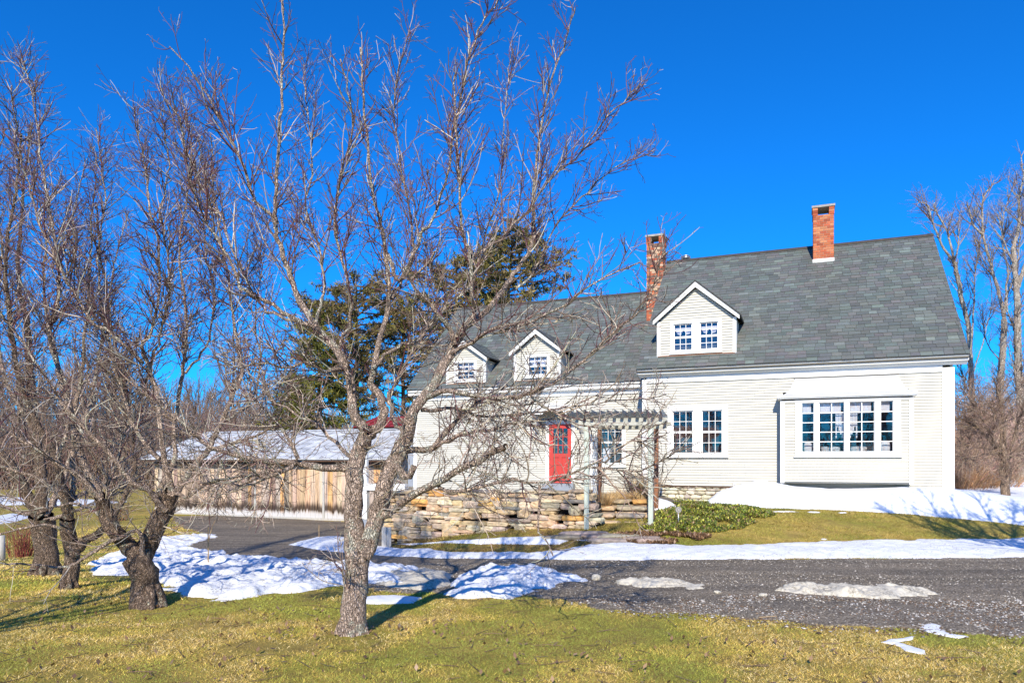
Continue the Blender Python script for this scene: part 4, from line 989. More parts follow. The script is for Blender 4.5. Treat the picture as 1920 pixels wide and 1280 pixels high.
# ------------------------------------------------------------------ planting by the steps
def leaves(name, n, poly, hmax, size, pal, label, cat, seed, hz=None):
    r = np.random.default_rng(seed); P = np.array(poly); X = r.uniform(P[:, 0].min(), P[:, 0].max(), n*2); Y = r.uniform(P[:, 1].min(), P[:, 1].max(), n*2)
    wx, wy = warp(X, Y, .15, 2, seed); k = inside(wx, wy, poly) & (fbm(X*3, Y*3, 3, seed+1) > .41); X, Y = X[k][:n], Y[k][:n]; n = len(X)
    d = edgedist(X, Y, poly); H = hmax*np.minimum(1, d/.35)*(.35+.9*fbm(X*2.6, Y*2.6, 3, seed+2)); Z = terr(X, Y)+H*r.random(n)**.6+.01
    a = r.uniform(0, 2*PI, n); t = r.uniform(.1, 1.2, n); S = size*r.uniform(.5, 1.3, n)
    dx = np.stack([np.cos(a)*np.cos(t), np.sin(a)*np.cos(t), np.sin(t)], 1); sd = np.stack([-np.sin(a), np.cos(a), 0*a], 1); c = np.stack([X, Y, Z], 1)
    V = np.stack([c, c+dx*S[:, None]*.5+sd*S[:, None]*.28, c+dx*S[:, None], c+dx*S[:, None]*.5-sd*S[:, None]*.28], 1)
    pal = np.array(pal); C = np.repeat((pal[r.integers(0, len(pal), n)]*r.uniform(.6, 1.4, (n, 1)))[:, None], 4, 1)
    o = npmesh(name, V.reshape(-1, 3), np.arange(n*4).reshape(n, 4), M['leafm'], None, C.reshape(-1, 3), False); tag(o, label, cat, None, 'stuff'); return o
BED = [pw(1.15, .5), pw(1.05, -.25), tuple(gp(1230, 1001)[:2]), tuple(gp(1290, 1003)[:2]), tuple(gp(1350, 998)[:2]), tuple(gp(1400, 990)[:2]), tuple(gp(1455, 966)[:2]), tuple(gp(1440, 957)[:2]), hw_(2.0, -1.0), hw_(1.5, -.55), hw_(.2, -.55), pw(1.3, 1.5)]
leaves('ground_cover', 30000, BED, .12, .056, [(.19, .25, .035), (.34, .37, .05), (.08, .115, .03), (.46, .43, .08), (.10, .14, .035), (.24, .16, .08)], 'evergreen yellow green ground cover in the bed by the house', 'ground cover', 21)
leaves('leaf_litter', 5000, [tuple(gp(x, y)[:2]) for x, y in ((1110, 1006), (1180, 1000), (1260, 1003), (1330, 1004), (1300, 1018), (1220, 1022), (1150, 1016))], .05, .07, [(.20, .11, .06), (.28, .17, .09), (.13, .08, .05)], 'brown dead leaves at the foot of the bed', 'leaf litter', 23)
LAWN = [(-3.4, 4.3), (3.6, 4.3), (4.2, 5.6), (1.6, 6.6), (-1, 7.4), (-5, 8.6), (-6, 8.0)]
leaves('leaf_litter', 900, LAWN, .03, .05, [(.22, .13, .07), (.30, .19, .10), (.15, .09, .05)], 'scattered brown leaves on the foreground lawn', 'leaf litter', 27)
def straw_clump(loc, h, n, spread, label, seed):
    r = np.random.default_rng(seed); k = 5; a = r.uniform(0, 2*PI, n); rad = r.random(n)**.6*spread; H = h*r.uniform(.5, 1.1, n); ln = r.uniform(.1, .75, n)
    t = np.linspace(0, 1, k); P = np.zeros((n, k, 3))
    P[..., 0] = (np.cos(a)*rad*.5)[:, None]+(np.cos(a)*H*ln)[:, None]*t**1.7; P[..., 1] = (np.sin(a)*rad*.5)[:, None]+(np.sin(a)*H*ln)[:, None]*t**1.7; P[..., 2] = H[:, None]*(t-.35*ln[:, None]*t**2.4)
    sd = np.stack([-np.sin(a+.7), np.cos(a+.7), 0*a], 1)[:, None]*(.006*(1-t*.8))[None, :, None]
    V = np.concatenate([P-sd, P+sd], 1); i = np.arange(k-1); F_ = np.stack([i, i+1, i+1+k, i+k], 1)
    C = np.repeat((np.array([(.62, .42, .19), (.75, .57, .32), (.50, .31, .13)])[r.integers(0, 3, n)]*r.uniform(.7, 1.2, (n, 1)))[:, None], 2*k, 1)
    o = npmesh('dry_grass_clump', V.reshape(-1, 3), (F_[None]+np.arange(n)[:, None, None]*2*k).reshape(-1, 4), M['straw'], None, C.reshape(-1, 3), False)
    o.location = loc; tag(o, label, 'ornamental grass', 'dry ornamental grasses behind the stone wall')
for k, (x, D, h, lab) in enumerate(((1128, 16.2, .42, 'short flattened straw clump behind the end of the stone wall'), (1150, 16.6, .40, 'low spread straw clump in the middle under the pergola'), (1172, 16.9, .50, 'medium straw clump next to the snow heap'), (1203, 17.3, .95, 'tallest straw coloured grass clump against the house corner'))):
    p = at(x, 900, D); straw_clump((p.x, p.y, .50), h, 700, .38, lab, 70+k)
# small garden things
q = gp(1272, 992); gd = MB(); gd.cyl((0, 0, 0), (0, 0, .40), .008, .008, 6)
god = thing('garden_ornament', 'white round garden ornament on a stake in the flower bed', 'ornament', (q.x, q.y, q.z)); part(gd, 'stake', 'metal', god)
gd = MB(); gd.cyl((0, -.012, .40), (0, .012, .40), .06, .06, 18); gd.cyl((0, -.03, .40), (0, -.012, .40), .02, .03, 10)
for i in range(8): gd.cyl((.05*math.cos(i*PI/4), -.022, .40+.05*math.sin(i*PI/4)), (.05*math.cos(i*PI/4), -.012, .40+.05*math.sin(i*PI/4)), .012, .016, 8)
part(gd, 'disc', 'cement', god)
def stake(px, py, ytop, label, lean=None):
    q = gp(px, py); h = (py-ytop)/F*q.y; b = Branches(); b.add(np.array([[0, 0, -.05], [.004, 0, h*.4], [.0, .004, h*.8], [.006, 0, h]]), [.011, .010, .010, .009], 6, (.40, .27, .13))
    if lean: b.add(np.array([[0, 0, h*.62], [lean*.3, 0, h*.82], [lean*.6, 0, h*1.0], [lean, 0, h*1.12]]), [.009, .008, .007, .006], 6, (.42, .28, .14))
    o = b.build('marker_stake', M['twig'], None); o.location = q; tag(o, label, 'stake', 'thin driveway marker stakes')
stake(390, 1072, 985, 'forked wooden marker stake standing in the plowed snow bank', .12); stake(598, 1010, 984, 'plain thin marker stake at the shed side of the drive')
for (x, y, w, lab) in ((1118, 1087, .06, 'white ice chunk standing at the tip of the snow heap'), (1345, 1113, .045, 'flat grey ice lump on the drive between two streaks'), (1430, 1119, .05, 'faint ice lump at the left tip of the long ice ridge')):
    m_ = MB(); q = gp(x, y); stone(m_, np.array([0, 0, w*.5]), X_, Y_, Z_, w, w*.8, w*(.95 if w > .055 else .4), (1, 1, 1), .3, 2.4); o = part(m_, 'ice_chunk', 'dirtysnow', None); o.location = q; tag(o, lab, 'ice chunk')
q = gp(1440, 1158); b = Branches(); b.add(np.array([[-.10, -.02, .012], [0, 0, .016], [.10, .03, .014]]), [.006, .006, .004], 6, (.45, .33, .20)); o = b.build('fallen_stick', M['twig'], None); o.location = q; tag(o, 'pale broken stick lying on the near drive edge', 'stick')
q = gp(3, 1050); m_ = MB(); m_.cyl((0, 0, -.1), (0, 0, .5), .07, .06, 10); o = part(m_, 'fence_post', 'plainboard', None); o.location = q; tag(o, 'short grey round fence post at the left edge', 'post')
# porch post with rail in front of the shed
q = at(686, 985, 20.5); zq = tz(q.x, q.y); pp = thing('porch_post', 'white square post with a short rail in front of the wooden shed', 'post', (q.x, q.y, zq), -ANG)
def zpx(y): return CAMH-(y-HZ)/F*q.y-zq
m_ = MB(); m_.box(-.075, .075, -.075, .075, zpx(972), zpx(918)); m_.box(-.055, .055, -.055, .055, zpx(918), zpx(838)); part(m_, 'shaft', 'trim', pp)
m_ = MB(); m_.box(-.09, .09, -.09, .09, -.1, zpx(972)); part(m_, 'base', 'greytrim', pp)
m_ = MB(); m_.box(-.10, 1.35, -.10, .10, zpx(918), zpx(906)); part(m_, 'rail', 'trim', pp)
# ================================================================== wooden shed and the red roof behind
BX, BY = (735-960)/F*25, 25.0
def bsx(px, py, v):
    t = (px-960)/F; u = (t*(BY+v*CA)-BX-v*SA)/(CA+t*SA); return u, CAMH-(py-HZ)/F*(BY-u*SA+v*CA)
barn = thing('wooden_shed', 'long low wooden shed with weathered boards and pale metal roof', 'shed', (BX, BY, -.9), -ANG); B0 = .9
ze_b = bsx(735, 860, -.45)[1]+B0; zr_b = bsx(660, 806, 2.9)[1]+B0; LB = 11.3
m_ = MB(); u = -LB
tn = [(.64, .45, .28), (.66, .40, .17), (.60, .46, .35), (.52, .43, .36), (.66, .50, .34), (.38, .29, .23), (.62, .47, .34)]
while u < -.12:
    w = random.choice((.16, .19, .22, .25)); d = random.uniform(0, .012); zb_ = .30+random.uniform(-.01, .01)
    m_.box(u+.003, min(u+w-.003, -.1), -.02-d, .01, zb_, ze_b+.02, jit(random.choice(tn), .15)); u += w
m_.box(-.1, 0, -.03, 2*3.3, .25, ze_b); m_.box(-LB, -LB+.1, .01, 6.6, .25, ze_b); m_.box(-LB, -.1, 6.5, 6.6, .25, ze_b)
part(m_, 'board_wall', 'barnwall', barn)
m_ = MB()
for x in (480, 608): a = bsx(x, 900, 0)[0]; m_.box(a-.045, a+.045, -.06, -.033, .32, ze_b-.15)
m_.box(-LB, -.12, -.07, -.034, .28, .36); part(m_, 'door_batten', 'plainboard', barn)
m_ = MB(); m_.box(-LB, 0, -.05, .3, -.3, .27); part(m_, 'sill', 'cement', barn)
m_ = MB(); m_.prism([(-.48, ze_b-.10), (-.48, ze_b+.0), (2.9, zr_b-.06), (2.9, zr_b-.16), (-.1, ze_b-.02)], -LB-.2, .12, 'x'); m_.box(-LB, -.1, -.30, -.26, ze_b-.22, ze_b-.05); part(m_, 'eave_shade_board', 'darkwood', barn)  # eave board; the overhang's shadow is put into its dark colour
m_ = MB()
ev, ez_ = -.52, ze_b+.01
for k in range(int((LB+.5)/.42)+1):
    u0 = -LB-.25+.42*k; u1 = min(u0+.42, .18)
    m_.face([(u0, ev, ez_), (u1, ev, ez_), (u1, 2.9, zr_b), (u0, 2.9, zr_b)]); m_.face([(u0, 2.9, zr_b), (u1, 2.9, zr_b), (u1, 6.9, ze_b), (u0, 6.9, ze_b)])
    m_.hexa([(u0-.012, ev, ez_-.005), (u0+.012, ev, ez_-.005), (u0-.012, 2.9, zr_b-.005), (u0+.012, 2.9, zr_b-.005), (u0-.012, ev, ez_+.028), (u0+.012, ev, ez_+.028), (u0-.012, 2.9, zr_b+.028), (u0+.012, 2.9, zr_b+.028)])
m_.box(-LB-.25, .18, ev-.012, ev+.004, ez_-.04, ez_+.004)
m_.prism([(2.75, zr_b-.02), (2.9, zr_b+.04), (3.05, zr_b-.02)], -LB-.25, .18, 'x'); part(m_, 'metal_roof', 'barnroof', barn)
m_ = MB(); m_.prism([(ev, ez_-.16), (ev, ez_+.03), (2.9, zr_b+.045), (6.8, ze_b+.03), (6.8, ze_b-.13), (2.9, zr_b-.13)], .181, .215, 'x'); part(m_, 'rake_board', 'greytrim', barn)
RX, RY = (750-960)/F*29, 29.0
rb = thing('red_roofed_outbuilding', 'small outbuilding with red metal roof between shed and house', 'outbuilding', (RX, RY, -.7), -ANG)
zt = CAMH+80/F*30.5+.7; zq = CAMH+62/F*29+.7
m_ = MB(); m_.box(-2.0, 2.6, .2, 3.4, 0, zq); m_.prism([(.2, zq), (3.4, zq), (1.8, zt-.1)], -2.0, -1.95, 'x'); part(m_, 'wall', 'darkwood', rb)
m_ = MB()
for k in range(13):
    u0 = -2.2+.4*k
    m_.face([(u0, -.1, zq-.06), (u0+.4, -.1, zq-.06), (u0+.4, 1.8, zt), (u0, 1.8, zt)]); m_.box(u0-.012, u0+.012, -.1, -.08, zq-.08, zq)
    m_.hexa([(u0-.015, -.1, zq-.065), (u0+.015, -.1, zq-.065), (u0-.015, 1.8, zt-.005), (u0+.015, 1.8, zt-.005), (u0-.015, -.1, zq-.03), (u0+.015, -.1, zq-.03), (u0-.015, 1.8, zt+.03), (u0+.015, 1.8, zt+.03)])
m_.face([(-2.2, 1.8, zt), (3.0, 1.8, zt), (3.0, 3.7, zq-.06), (-2.2, 3.7, zq-.06)]); part(m_, 'roof', 'redroof', rb)
# ================================================================== the apple trees
PH = [(.062, .62, .72, .11, .0062, .10, 7, 5), (.072, .27, .80, .08, .0046, .11, 5, 4), (.070, .075, .95, .04, .0036, .12, 3, 3)]
q = gp(660, 1186); D = q.y
R = lambda p, D=D: p/F*D
hero = [
 ([(660, 1188), (663, 1140), (668, 1085), (676, 1035), (684, 1002)], R(23), R(22), 0, 0),
 ([(672, 1075), (662, 1010), (662, 972), (664, 904), (668, 868), (683, 831), (694, 806)], R(18.5), R(14), 0, .05),
 ([(682, 1040), (694, 1000), (707, 954), (716, 918), (734, 872), (752, 840), (766, 809), (771, 782)], R(17.5), R(12.5), 0, -.05),
 ([(692, 812), (680, 795), (665, 765), (661, 723), (653, 689), (636, 655), (608, 634), (590, 612)], R(12), R(9), .05, .25),
 ([(694, 808), (710, 795), (718, 768), (708, 742), (694, 724), (698, 690), (708, 638), (725, 586), (730, 517), (722, 456), (712, 407), (702, 350), (692, 250), (682, 165), (676, 90)], R(12), R(2.2), .05, .5),
 ([(652, 878), (607, 878), (559, 868), (516, 868), (480, 862), (444, 856), (389, 832), (353, 796), (319, 772), (270, 735)], R(9.5), R(2.5), .02, -.5),
 ([(559, 860), (548, 834), (528, 803), (505, 780), (490, 758), (470, 738)], R(5), R(2), -.15, -.4),
 ([(555, 866), (540, 880), (504, 897), (468, 892), (425, 894), (380, 905)], R(6), R(2), -.15, -.6),
 ([(720, 966), (742, 950), (761, 936), (806, 908), (843, 890), (888, 868), (925, 846), (948, 836)], R(9.5), R(6.5), 0, -.5),
 ([(820, 902), (835, 920), (861, 922), (911, 913), (960, 900), (990, 905), (1011, 907), (1042, 898), (1065, 886), (1100, 875), (1136, 870), (1164, 851), (1194, 821), (1230, 795)], R(4.5), R(1.6), -.2, -1.0),
 ([(1100, 875), (1129, 876), (1171, 880), (1201, 877), (1239, 863), (1262, 852)], R(2.6), R(1.3), -.8, -1.1),
 ([(1011, 907), (1011, 930), (1006, 965), (1009, 995), (1023, 1014), (1037, 1040)], R(3.4), R(1.6), -.62, -.75, 6),
 ([(750, 846), (788, 840), (815, 836), (843, 800), (858, 784), (874, 768), (915, 736), (950, 722)], R(8.5), R(4), -.03, .5),
 ([(815, 835), (840, 818), (865, 810), (900, 806), (933, 803), (990, 790), (1040, 785)], R(6), R(2), .1, -.4),
 ([(770, 788), (784, 765), (801, 744), (812, 728), (822, 708), (834, 684), (846, 662), (856, 634)], R(12.5), R(10.5), -.05, .1),
 ([(852, 645), (845, 618), (835, 603), (811, 572), (784, 545), (773, 524), (797, 500), (815, 470)], R(7), R(2.5), .08, -.3),
 ([(856, 636), (877, 620), (918, 593), (949, 552), (973, 514), (997, 466), (1002, 420), (1001, 350), (1014, 250), (1040, 140), (1066, 60), (1078, 15)], R(9), R(1.6), .1, .8),
 ([(860, 628), (886, 586), (884, 552), (882, 476), (874, 440), (868, 380), (862, 300), (858, 220), (852, 140)], R(6.5), R(1.7), .1, -.5),
 ([(884, 480), (905, 462), (935, 440), (965, 412), (990, 385), (1025, 340), (1080, 290), (1130, 220), (1170, 190), (1206, 153)], R(4.5), R(1.4), -.1, .6),
 ([(949, 552), (985, 520), (1020, 470), (1050, 420), (1100, 370), (1150, 325), (1222, 288)], R(3.6), R(1.3), .4, 1.0),
 ([(846, 662), (880, 640), (910, 615), (950, 608), (985, 607), (1020, 592), (1060, 577), (1092, 548), (1140, 510), (1200, 490)], R(5), R(1.5), .1, -.9),
 ([(801, 744), (840, 735), (900, 745), (950, 748), (985, 740), (1035, 715), (1080, 680), (1120, 647), (1160, 615), (1210, 570), (1245, 470)], R(7), R(1.4), -.02, -1.0),
 ([(995, 742), (1012, 758), (1030, 772), (1055, 785), (1080, 796), (1120, 800)], R(3.5), R(1.5), -.5, -.7),
 ([(790, 768), (840, 770), (900, 780), (960, 776), (1020, 768), (1090, 755), (1160, 750), (1250, 740)], R(5), R(1.3), 0, .9),
 ([(592, 615), (572, 580), (550, 535), (533, 480), (522, 438), (521, 400), (523, 340), (526, 280), (528, 200), (531, 120), (532, 50), (526, 0), (535, -50)], R(8), R(1.8), .25, .6),
 ([(521, 420), (505, 402), (482, 382), (455, 320), (425, 240), (400, 198), (375, 150), (355, 125), (320, 88)], R(5), R(1.4), .4, .1),
 ([(600, 625), (577, 612), (540, 593), (485, 566), (455, 548), (440, 531), (410, 470), (370, 400), (350, 340), (330, 240), (312, 188)], R(6), R(1.5), .25, -.6),
 ([(560, 602), (520, 585), (490, 566), (450, 505), (410, 400), (370, 325), (345, 270), (300, 160)], R(4), R(1.4), .2, 1.0),
 ([(722, 470), (742, 517), (766, 473), (790, 425), (800, 410), (825, 330), (845, 250), (865, 150), (890, 75), (930, 8), (945, -40)], R(5.5), R(1.5), .3, .0),
 ([(735, 560), (760, 510), (770, 480), (766, 400), (750, 300), (740, 200), (750, 110), (768, 50)], R(4), R(1.4), .3, 1.1),
 ([(636, 655), (655, 600), (650, 520), (630, 440), (640, 350), (660, 260), (650, 180), (640, 110)], R(4.6), R(1.4), .2, -.7),
 ([(653, 690), (620, 700), (580, 680), (540, 690), (500, 680), (450, 690), (400, 670)], R(4.5), R(1.4), .15, -.9),
 ([(590, 615), (610, 560), (600, 480), (580, 400), (590, 300), (575, 200), (570, 120)], R(4), R(1.3), .25, 1.2),
 ([(700, 690), (740, 660), (790, 640), (820, 580), (870, 540), (900, 440), (930, 330), (945, 220), (960, 100)], R(4.4), R(1.3), .1, 1.3),
 ([(668, 866), (630, 830), (590, 800), (545, 770), (500, 735), (460, 690), (430, 640)], R(5), R(1.5), .05, .9),
 ([(762, 820), (740, 780), (745, 730), (770, 670), (800, 600), (810, 520), (790, 440)], R(6), R(1.6), 0, 1.2),
 ([(734, 872), (752, 885), (762, 900), (772, 886), (776, 872)], R(9), R(7), -.05, -.1, 4),
 ([(656, 1120), (646, 1100), (642, 1070), (640, 1045)], R(4), R(1.2), -.12, -.16),
]
tree('apple_tree', 'large forked bare apple tree with lichened bark in the foreground', 'tree', q, D, hero, PH, 'apple', 'bark', 'bare apple trees on the lawn', .10, 21)
P2 = [(.044, .62, .85, .08, .0068, .105, 7, 5), (.062, .32, .80, .06, .0048, .11, 5, 3), (.10, .08, .95, .04, .0040, .12, 3, 3)]
q = gp(281, 1136); D = q.y; R = lambda p, D=D: p/F*D
t2 = [
 ([(281, 1138), (274, 1100), (266, 1070), (256, 1045)], R(25), R(24), 0, 0),
 ([(258, 1055), (244, 1035), (232, 1018), (212, 990), (195, 955), (188, 930)], R(17), R(12), 0, -.2),
 ([(262, 1050), (278, 1022), (292, 987), (308, 955), (322, 922)], R(19), R(15), 0, .1),
 ([(322, 924), (312, 885), (300, 810), (290, 740), (269, 679), (258, 640), (282, 603), (295, 466), (279, 400), (265, 300), (250, 200)], R(9), R(1.5), .1, -.4),
 ([(318, 930), (345, 905), (367, 875), (397, 841), (420, 790), (440, 740), (456, 695), (440, 610), (430, 520), (415, 430), (400, 330), (395, 250)], R(11), R(1.5), .1, .6),
 ([(188, 932), (165, 882), (150, 820), (135, 760), (110, 680), (102, 636), (115, 564), (108, 466), (98, 400), (80, 280), (60, 170), (40, 110)], R(10), R(1.6), -.2, .3),
 ([(300, 965), (300, 912), (319, 882), (330, 800), (348, 695), (354, 597), (341, 482), (350, 380), (360, 280), (340, 180)], R(9), R(1.5), .05, 1.1),
 ([(190, 935), (130, 880), (60, 840), (0, 805), (-80, 770)], R(8), R(2), -.2, -.9),
 ([(268, 1040), (262, 995), (225, 1010), (165, 1047), (127, 1062), (60, 1056), (0, 1059), (-80, 1050)], R(6), R(2), -.1, -.5, 5),
 ([(311, 957), (280, 920), (250, 900), (190, 830), (120, 760), (40, 640), (-20, 560), (-60, 450)], R(8), R(1.6), .05, -.9),
 ([(397, 841), (430, 838), (460, 825), (500, 800), (530, 760), (540, 700)], R(5), R(1.5), .3, -.3),
 ([(322, 922), (350, 930), (390, 900), (440, 905), (500, 890), (540, 900)], R(6), R(1.5), .1, -.8),
 ([(300, 860), (250, 790), (220, 700), (200, 600), (190, 480), (200, 360), (180, 240)], R(6), R(1.4), .1, .9),
 ([(348, 700), (390, 640), (400, 540), (380, 440), (390, 340), (370, 260)], R(4), R(1.3), .8, 1.4),
 ([(212, 990), (180, 960), (140, 945), (80, 950), (20, 930), (-60, 940)], R(6), R(1.5), -.1, .7, 2),
 ([(232, 1018), (200, 940), (220, 850), (240, 760), (200, 640), (150, 540), (140, 420), (160, 300)], R(6), R(1.4), 0, 1.2),
 ([(269, 680), (230, 640), (170, 600), (120, 500), (60, 380), (30, 260), (20, 160)], R(4.5), R(1.3), -.1, -.9),
 ([(330, 800), (280, 740), (310, 640), (330, 540), (310, 430), (320, 320), (300, 220)], R(4.5), R(1.3), .4, -.9),
 ([(420, 790), (470, 760), (490, 690), (480, 600), (490, 500), (470, 420)], R(4), R(1.3), .4, 1.2),
]
tree('apple_tree', 'gnarled bare apple tree with short thick forked trunk beside the snow bank', 'tree', q, D, t2, P2, 'apple', 'shadebark', 'bare apple trees on the lawn', .12, 22, True, .85)
P3 = [(.046, .66, .85, .08, .0072, .105, 7, 4), (.068, .34, .80, .06, .0052, .11, 5, 3), (.14, .09, .95, .04, .0045, .12, 3, 3)]
q = gp(129, 1103); D = q.y; R = lambda p, D=D: p/F*D
t3 = [
 ([(129, 1105), (132, 1070), (136, 1042), (132, 1012), (127, 972)], R(13), R(13), 0, 0),
 ([(136, 1040), (150, 1022), (163, 1008), (184, 995), (205, 970), (235, 920), (255, 850), (232, 720), (210, 600), (190, 480), (180, 380)], R(10), R(1.5), 0, .6),
 ([(127, 972), (122, 930), (108, 860), (75, 790), (40, 700), (15, 580), (10, 480), (30, 350), (40, 250)], R(10), R(1.5), 0, -.6),
 ([(127, 972), (136, 900), (140, 800), (155, 680), (168, 560), (172, 420), (180, 300)], R(9), R(1.5), 0, .5),
 ([(122, 940), (80, 900), (20, 880), (-60, 850), (-120, 800)], R(7), R(1.6), 0, -.5),
 ([(130, 940), (190, 910), (250, 880), (310, 850), (360, 800)], R(6), R(1.5), 0, .9),
 ([(130, 1000), (90, 985), (40, 990), (-20, 1000), (-90, 985)], R(5), R(1.5), 0, -.6, 3),
 ([(110, 865), (130, 760), (90, 620), (80, 500), (90, 380), (70, 280)], R(6), R(1.4), 0, 1.1),
]
tree('apple_tree', 'slim bare apple tree with a side fork, between the gnarled and the thick one', 'tree', q, D, t3, P3, 'apple', 'shadebark', 'bare apple trees on the lawn', .10, 23, True, .85)
q = gp(86, 1077); D = q.y; R = lambda p, D=D: p/F*D
t4 = [
 ([(86, 1079), (87, 1040), (84, 1000), (78, 965)], R(21), R(20), 0, 0),
 ([(78, 968), (50, 920), (10, 860), (-40, 800), (-80, 680), (-100, 560)], R(12), R(2), 0, -.6),
 ([(80, 960), (68, 880), (55, 760), (50, 640), (30, 520), (40, 380), (60, 230)], R(12), R(1.5), 0, .3),
 ([(84, 970), (115, 910), (150, 830), (180, 740), (200, 620), (215, 500), (240, 400)], R(10), R(1.5), 0, .8),
 ([(80, 965), (40, 960), (-20, 940), (-90, 930)], R(8), R(2), 0, .6),
 ([(60, 800), (10, 720), (-10, 600), (0, 460), (-10, 340), (10, 240)], R(6), R(1.5), .2, -.6),
 ([(84, 975), (140, 960), (200, 930), (250, 920)], R(6), R(1.5), 0, -.6),
]
tree('apple_tree', 'thick straight trunked bare apple tree furthest back on the left', 'tree', q, D, t4, P3, 'apple', 'shadebark', 'bare apple trees on the lawn', .10, 24, True, .85)
# ================================================================== trees behind the house
PB = [(.17, 1.5, .65, .08, .020, .08, 6, 4), (.15, .75, .80, .05, .011, .11, 5, 3), (.18, .35, .8, .03, .009, .12, 3, 3)]
D = 34.; R = lambda p: p/F*20.
def bgbase(px): return Vector(((px-960)/F*D, D, tz((px-960)/F*D, D)))
tree('tall_bare_tree', 'bare pale barked tree with forked top just beside the roof edge', 'tree', bgbase(1836), D, [
 ([(1836, 905), (1830, 800), (1826, 732), (1820, 620), (1804, 556), (1790, 492)], R(9), R(6), 0, 0),
 ([(1790, 494), (1769, 466), (1750, 423), (1740, 386), (1722, 378)], R(4.5), R(1.2), 0, -.6), ([(1788, 488), (1778, 440), (1758, 402), (1752, 380)], R(3.8), R(1.2), 0, .6), ([(1790, 492), (1797, 455), (1798, 407), (1806, 395)], R(4), R(1.2), 0, .3),
 ([(1822, 650), (1830, 519), (1841, 440), (1830, 400)], R(4), R(1.2), .3, .8), ([(1824, 700), (1850, 620), (1858, 540), (1830, 470)], R(3), R(1), 0, -.8), ([(1826, 760), (1800, 690), (1812, 640)], R(3), R(1), 0, .8)], PB, 'pale', 'palebark', 'tall bare trees right of the house', .05, 31, False)
D = 31.
tree('tall_bare_tree', 'bare pale barked tree with several long white limbs, beside the rightmost one', 'tree', bgbase(1873), D, [
 ([(1873, 905), (1875, 780), (1877, 694), (1883, 599)], R(11), R(8), 0, 0),
 ([(1883, 600), (1870, 546), (1854, 492), (1841, 434), (1843, 376), (1859, 349), (1872, 342)], R(5.5), R(1.2), 0, -.5), ([(1843, 440), (1825, 420), (1813, 380)], R(3.5), R(1.5), -.3, -.6),
 ([(1883, 600), (1889, 540), (1891, 503), (1880, 445), (1888, 380), (1905, 338)], R(5.5), R(1.2), 0, .6), ([(1885, 560), (1905, 500), (1915, 420), (1930, 360)], R(4), R(1.2), 0, .5), ([(1878, 680), (1850, 640), (1840, 570)], R(3), R(1), 0, .9)], PB, 'pale', 'palebark', 'tall bare trees right of the house', .05, 32, False)
D = 29.
tree('tall_bare_tree', 'bare grey tree standing rightmost at the picture edge, reaching highest', 'tree', bgbase(1914), D, [
 ([(1914, 905), (1914, 760), (1910, 652), (1906, 546), (1899, 466)], R(12), R(6), 0, 0),
 ([(1899, 468), (1912, 418), (1912, 376), (1920, 330), (1915, 290)], R(5), R(1.2), 0, .3), ([(1906, 546), (1930, 470), (1940, 380), (1950, 300)], R(6), R(1.2), 0, -.5), ([(1903, 500), (1880, 450), (1870, 400)], R(4), R(1.2), 0, -.6), ([(1910, 640), (1890, 580), (1895, 520)], R(4), R(1), 0, .6)], PB, 'pale', 'palebark', 'tall bare trees right of the house', .05, 33, False)
# dense small tree on the snow, right
D = gp(1886, 936).y; R = lambda p, D=D: p/F*D
PD = [(.050, .75, .9, .02, .012, .10, 6, 4), (.050, .42, .9, .0, .009, .13, 5, 3), (.08, .16, .95, .0, .007, .12, 3, 3)]
tree('small_ornamental_tree', 'small dense twiggy tree with reddish trunk on the snow right of the house', 'tree', gp(1886, 936), D, [
 ([(1886, 938), (1884, 910), (1888, 885), (1886, 862)], R(8), R(7), 0, 0),
 ([(1884, 905), (1880, 880), (1884, 855), (1878, 830)], R(4.5), R(4), -.1, -.2),
 ([(1886, 864), (1860, 830), (1830, 800), (1800, 785), (1770, 790)], R(5), R(1.2), 0, .3), ([(1886, 864), (1850, 800), (1820, 750), (1800, 725)], R(5), R(1.2), 0, -.4), ([(1886, 864), (1880, 800), (1870, 740), (1860, 705)], R(5), R(1.2), 0, .5),
 ([(1886, 864), (1905, 800), (1920, 750), (1930, 715)], R(5), R(1.2), 0, -.5), ([(1886, 864), (1920, 830), (1960, 800), (1990, 790)], R(5), R(1.2), 0, .4), ([(1882, 850), (1840, 840), (1800, 835), (1770, 845)], R(4), R(1.2), 0, .9), ([(1882, 850), (1850, 850), (1815, 860), (1800, 850)], R(3), R(1), 0, -1.0), ([(1890, 850), (1920, 850), (1950, 850)], R(3), R(1), 0, .7), ([(1878, 830), (1870, 790), (1835, 770), (1790, 755)], R(3.5), R(1), 0, .9)],
 PD, 'brown', 'brownbark', None, .06, 34, False)
def shrub(name, label, cat, loc, h, n, spread, col, seed, group=None, P=None, r0=.012, pale=.0):
    global rng; rng = np.random.default_rng(seed); random.seed(seed); b = Branches(); P = P or [(.16, .55, .7, .06, r0*.6, .10, 5, 3), (.12, .25, .8, .02, r0*.4, .12, 3, 3)]
    for _ in range(n):
        a = random.uniform(0, 2*PI); s_ = random.uniform(0, spread); c = shoot(np.array([math.cos(a)*s_*.45, math.sin(a)*s_*.45, -.05]), np.array([math.cos(a)*s_*.6, math.sin(a)*s_*.6, 1.]), h*random.uniform(.6, 1.1), 8, .04, .09)
        rr = np.linspace(r0*random.uniform(.7, 1.2), r0*.3, 8); b.add(c, rr, 4, jit(col, .3)); sprout(b, c, rr, 0, P, 'brown', .2)
    for L in b.g.values():
        for i, (p, r, _) in enumerate(L): L[i] = (p, r, jit(col if random.random() > .15 else tuple(x*1.8 for x in col), .3))
    o = b.build(name, M['twig'], None); o.location = loc; tag(o, label, cat, group); return o
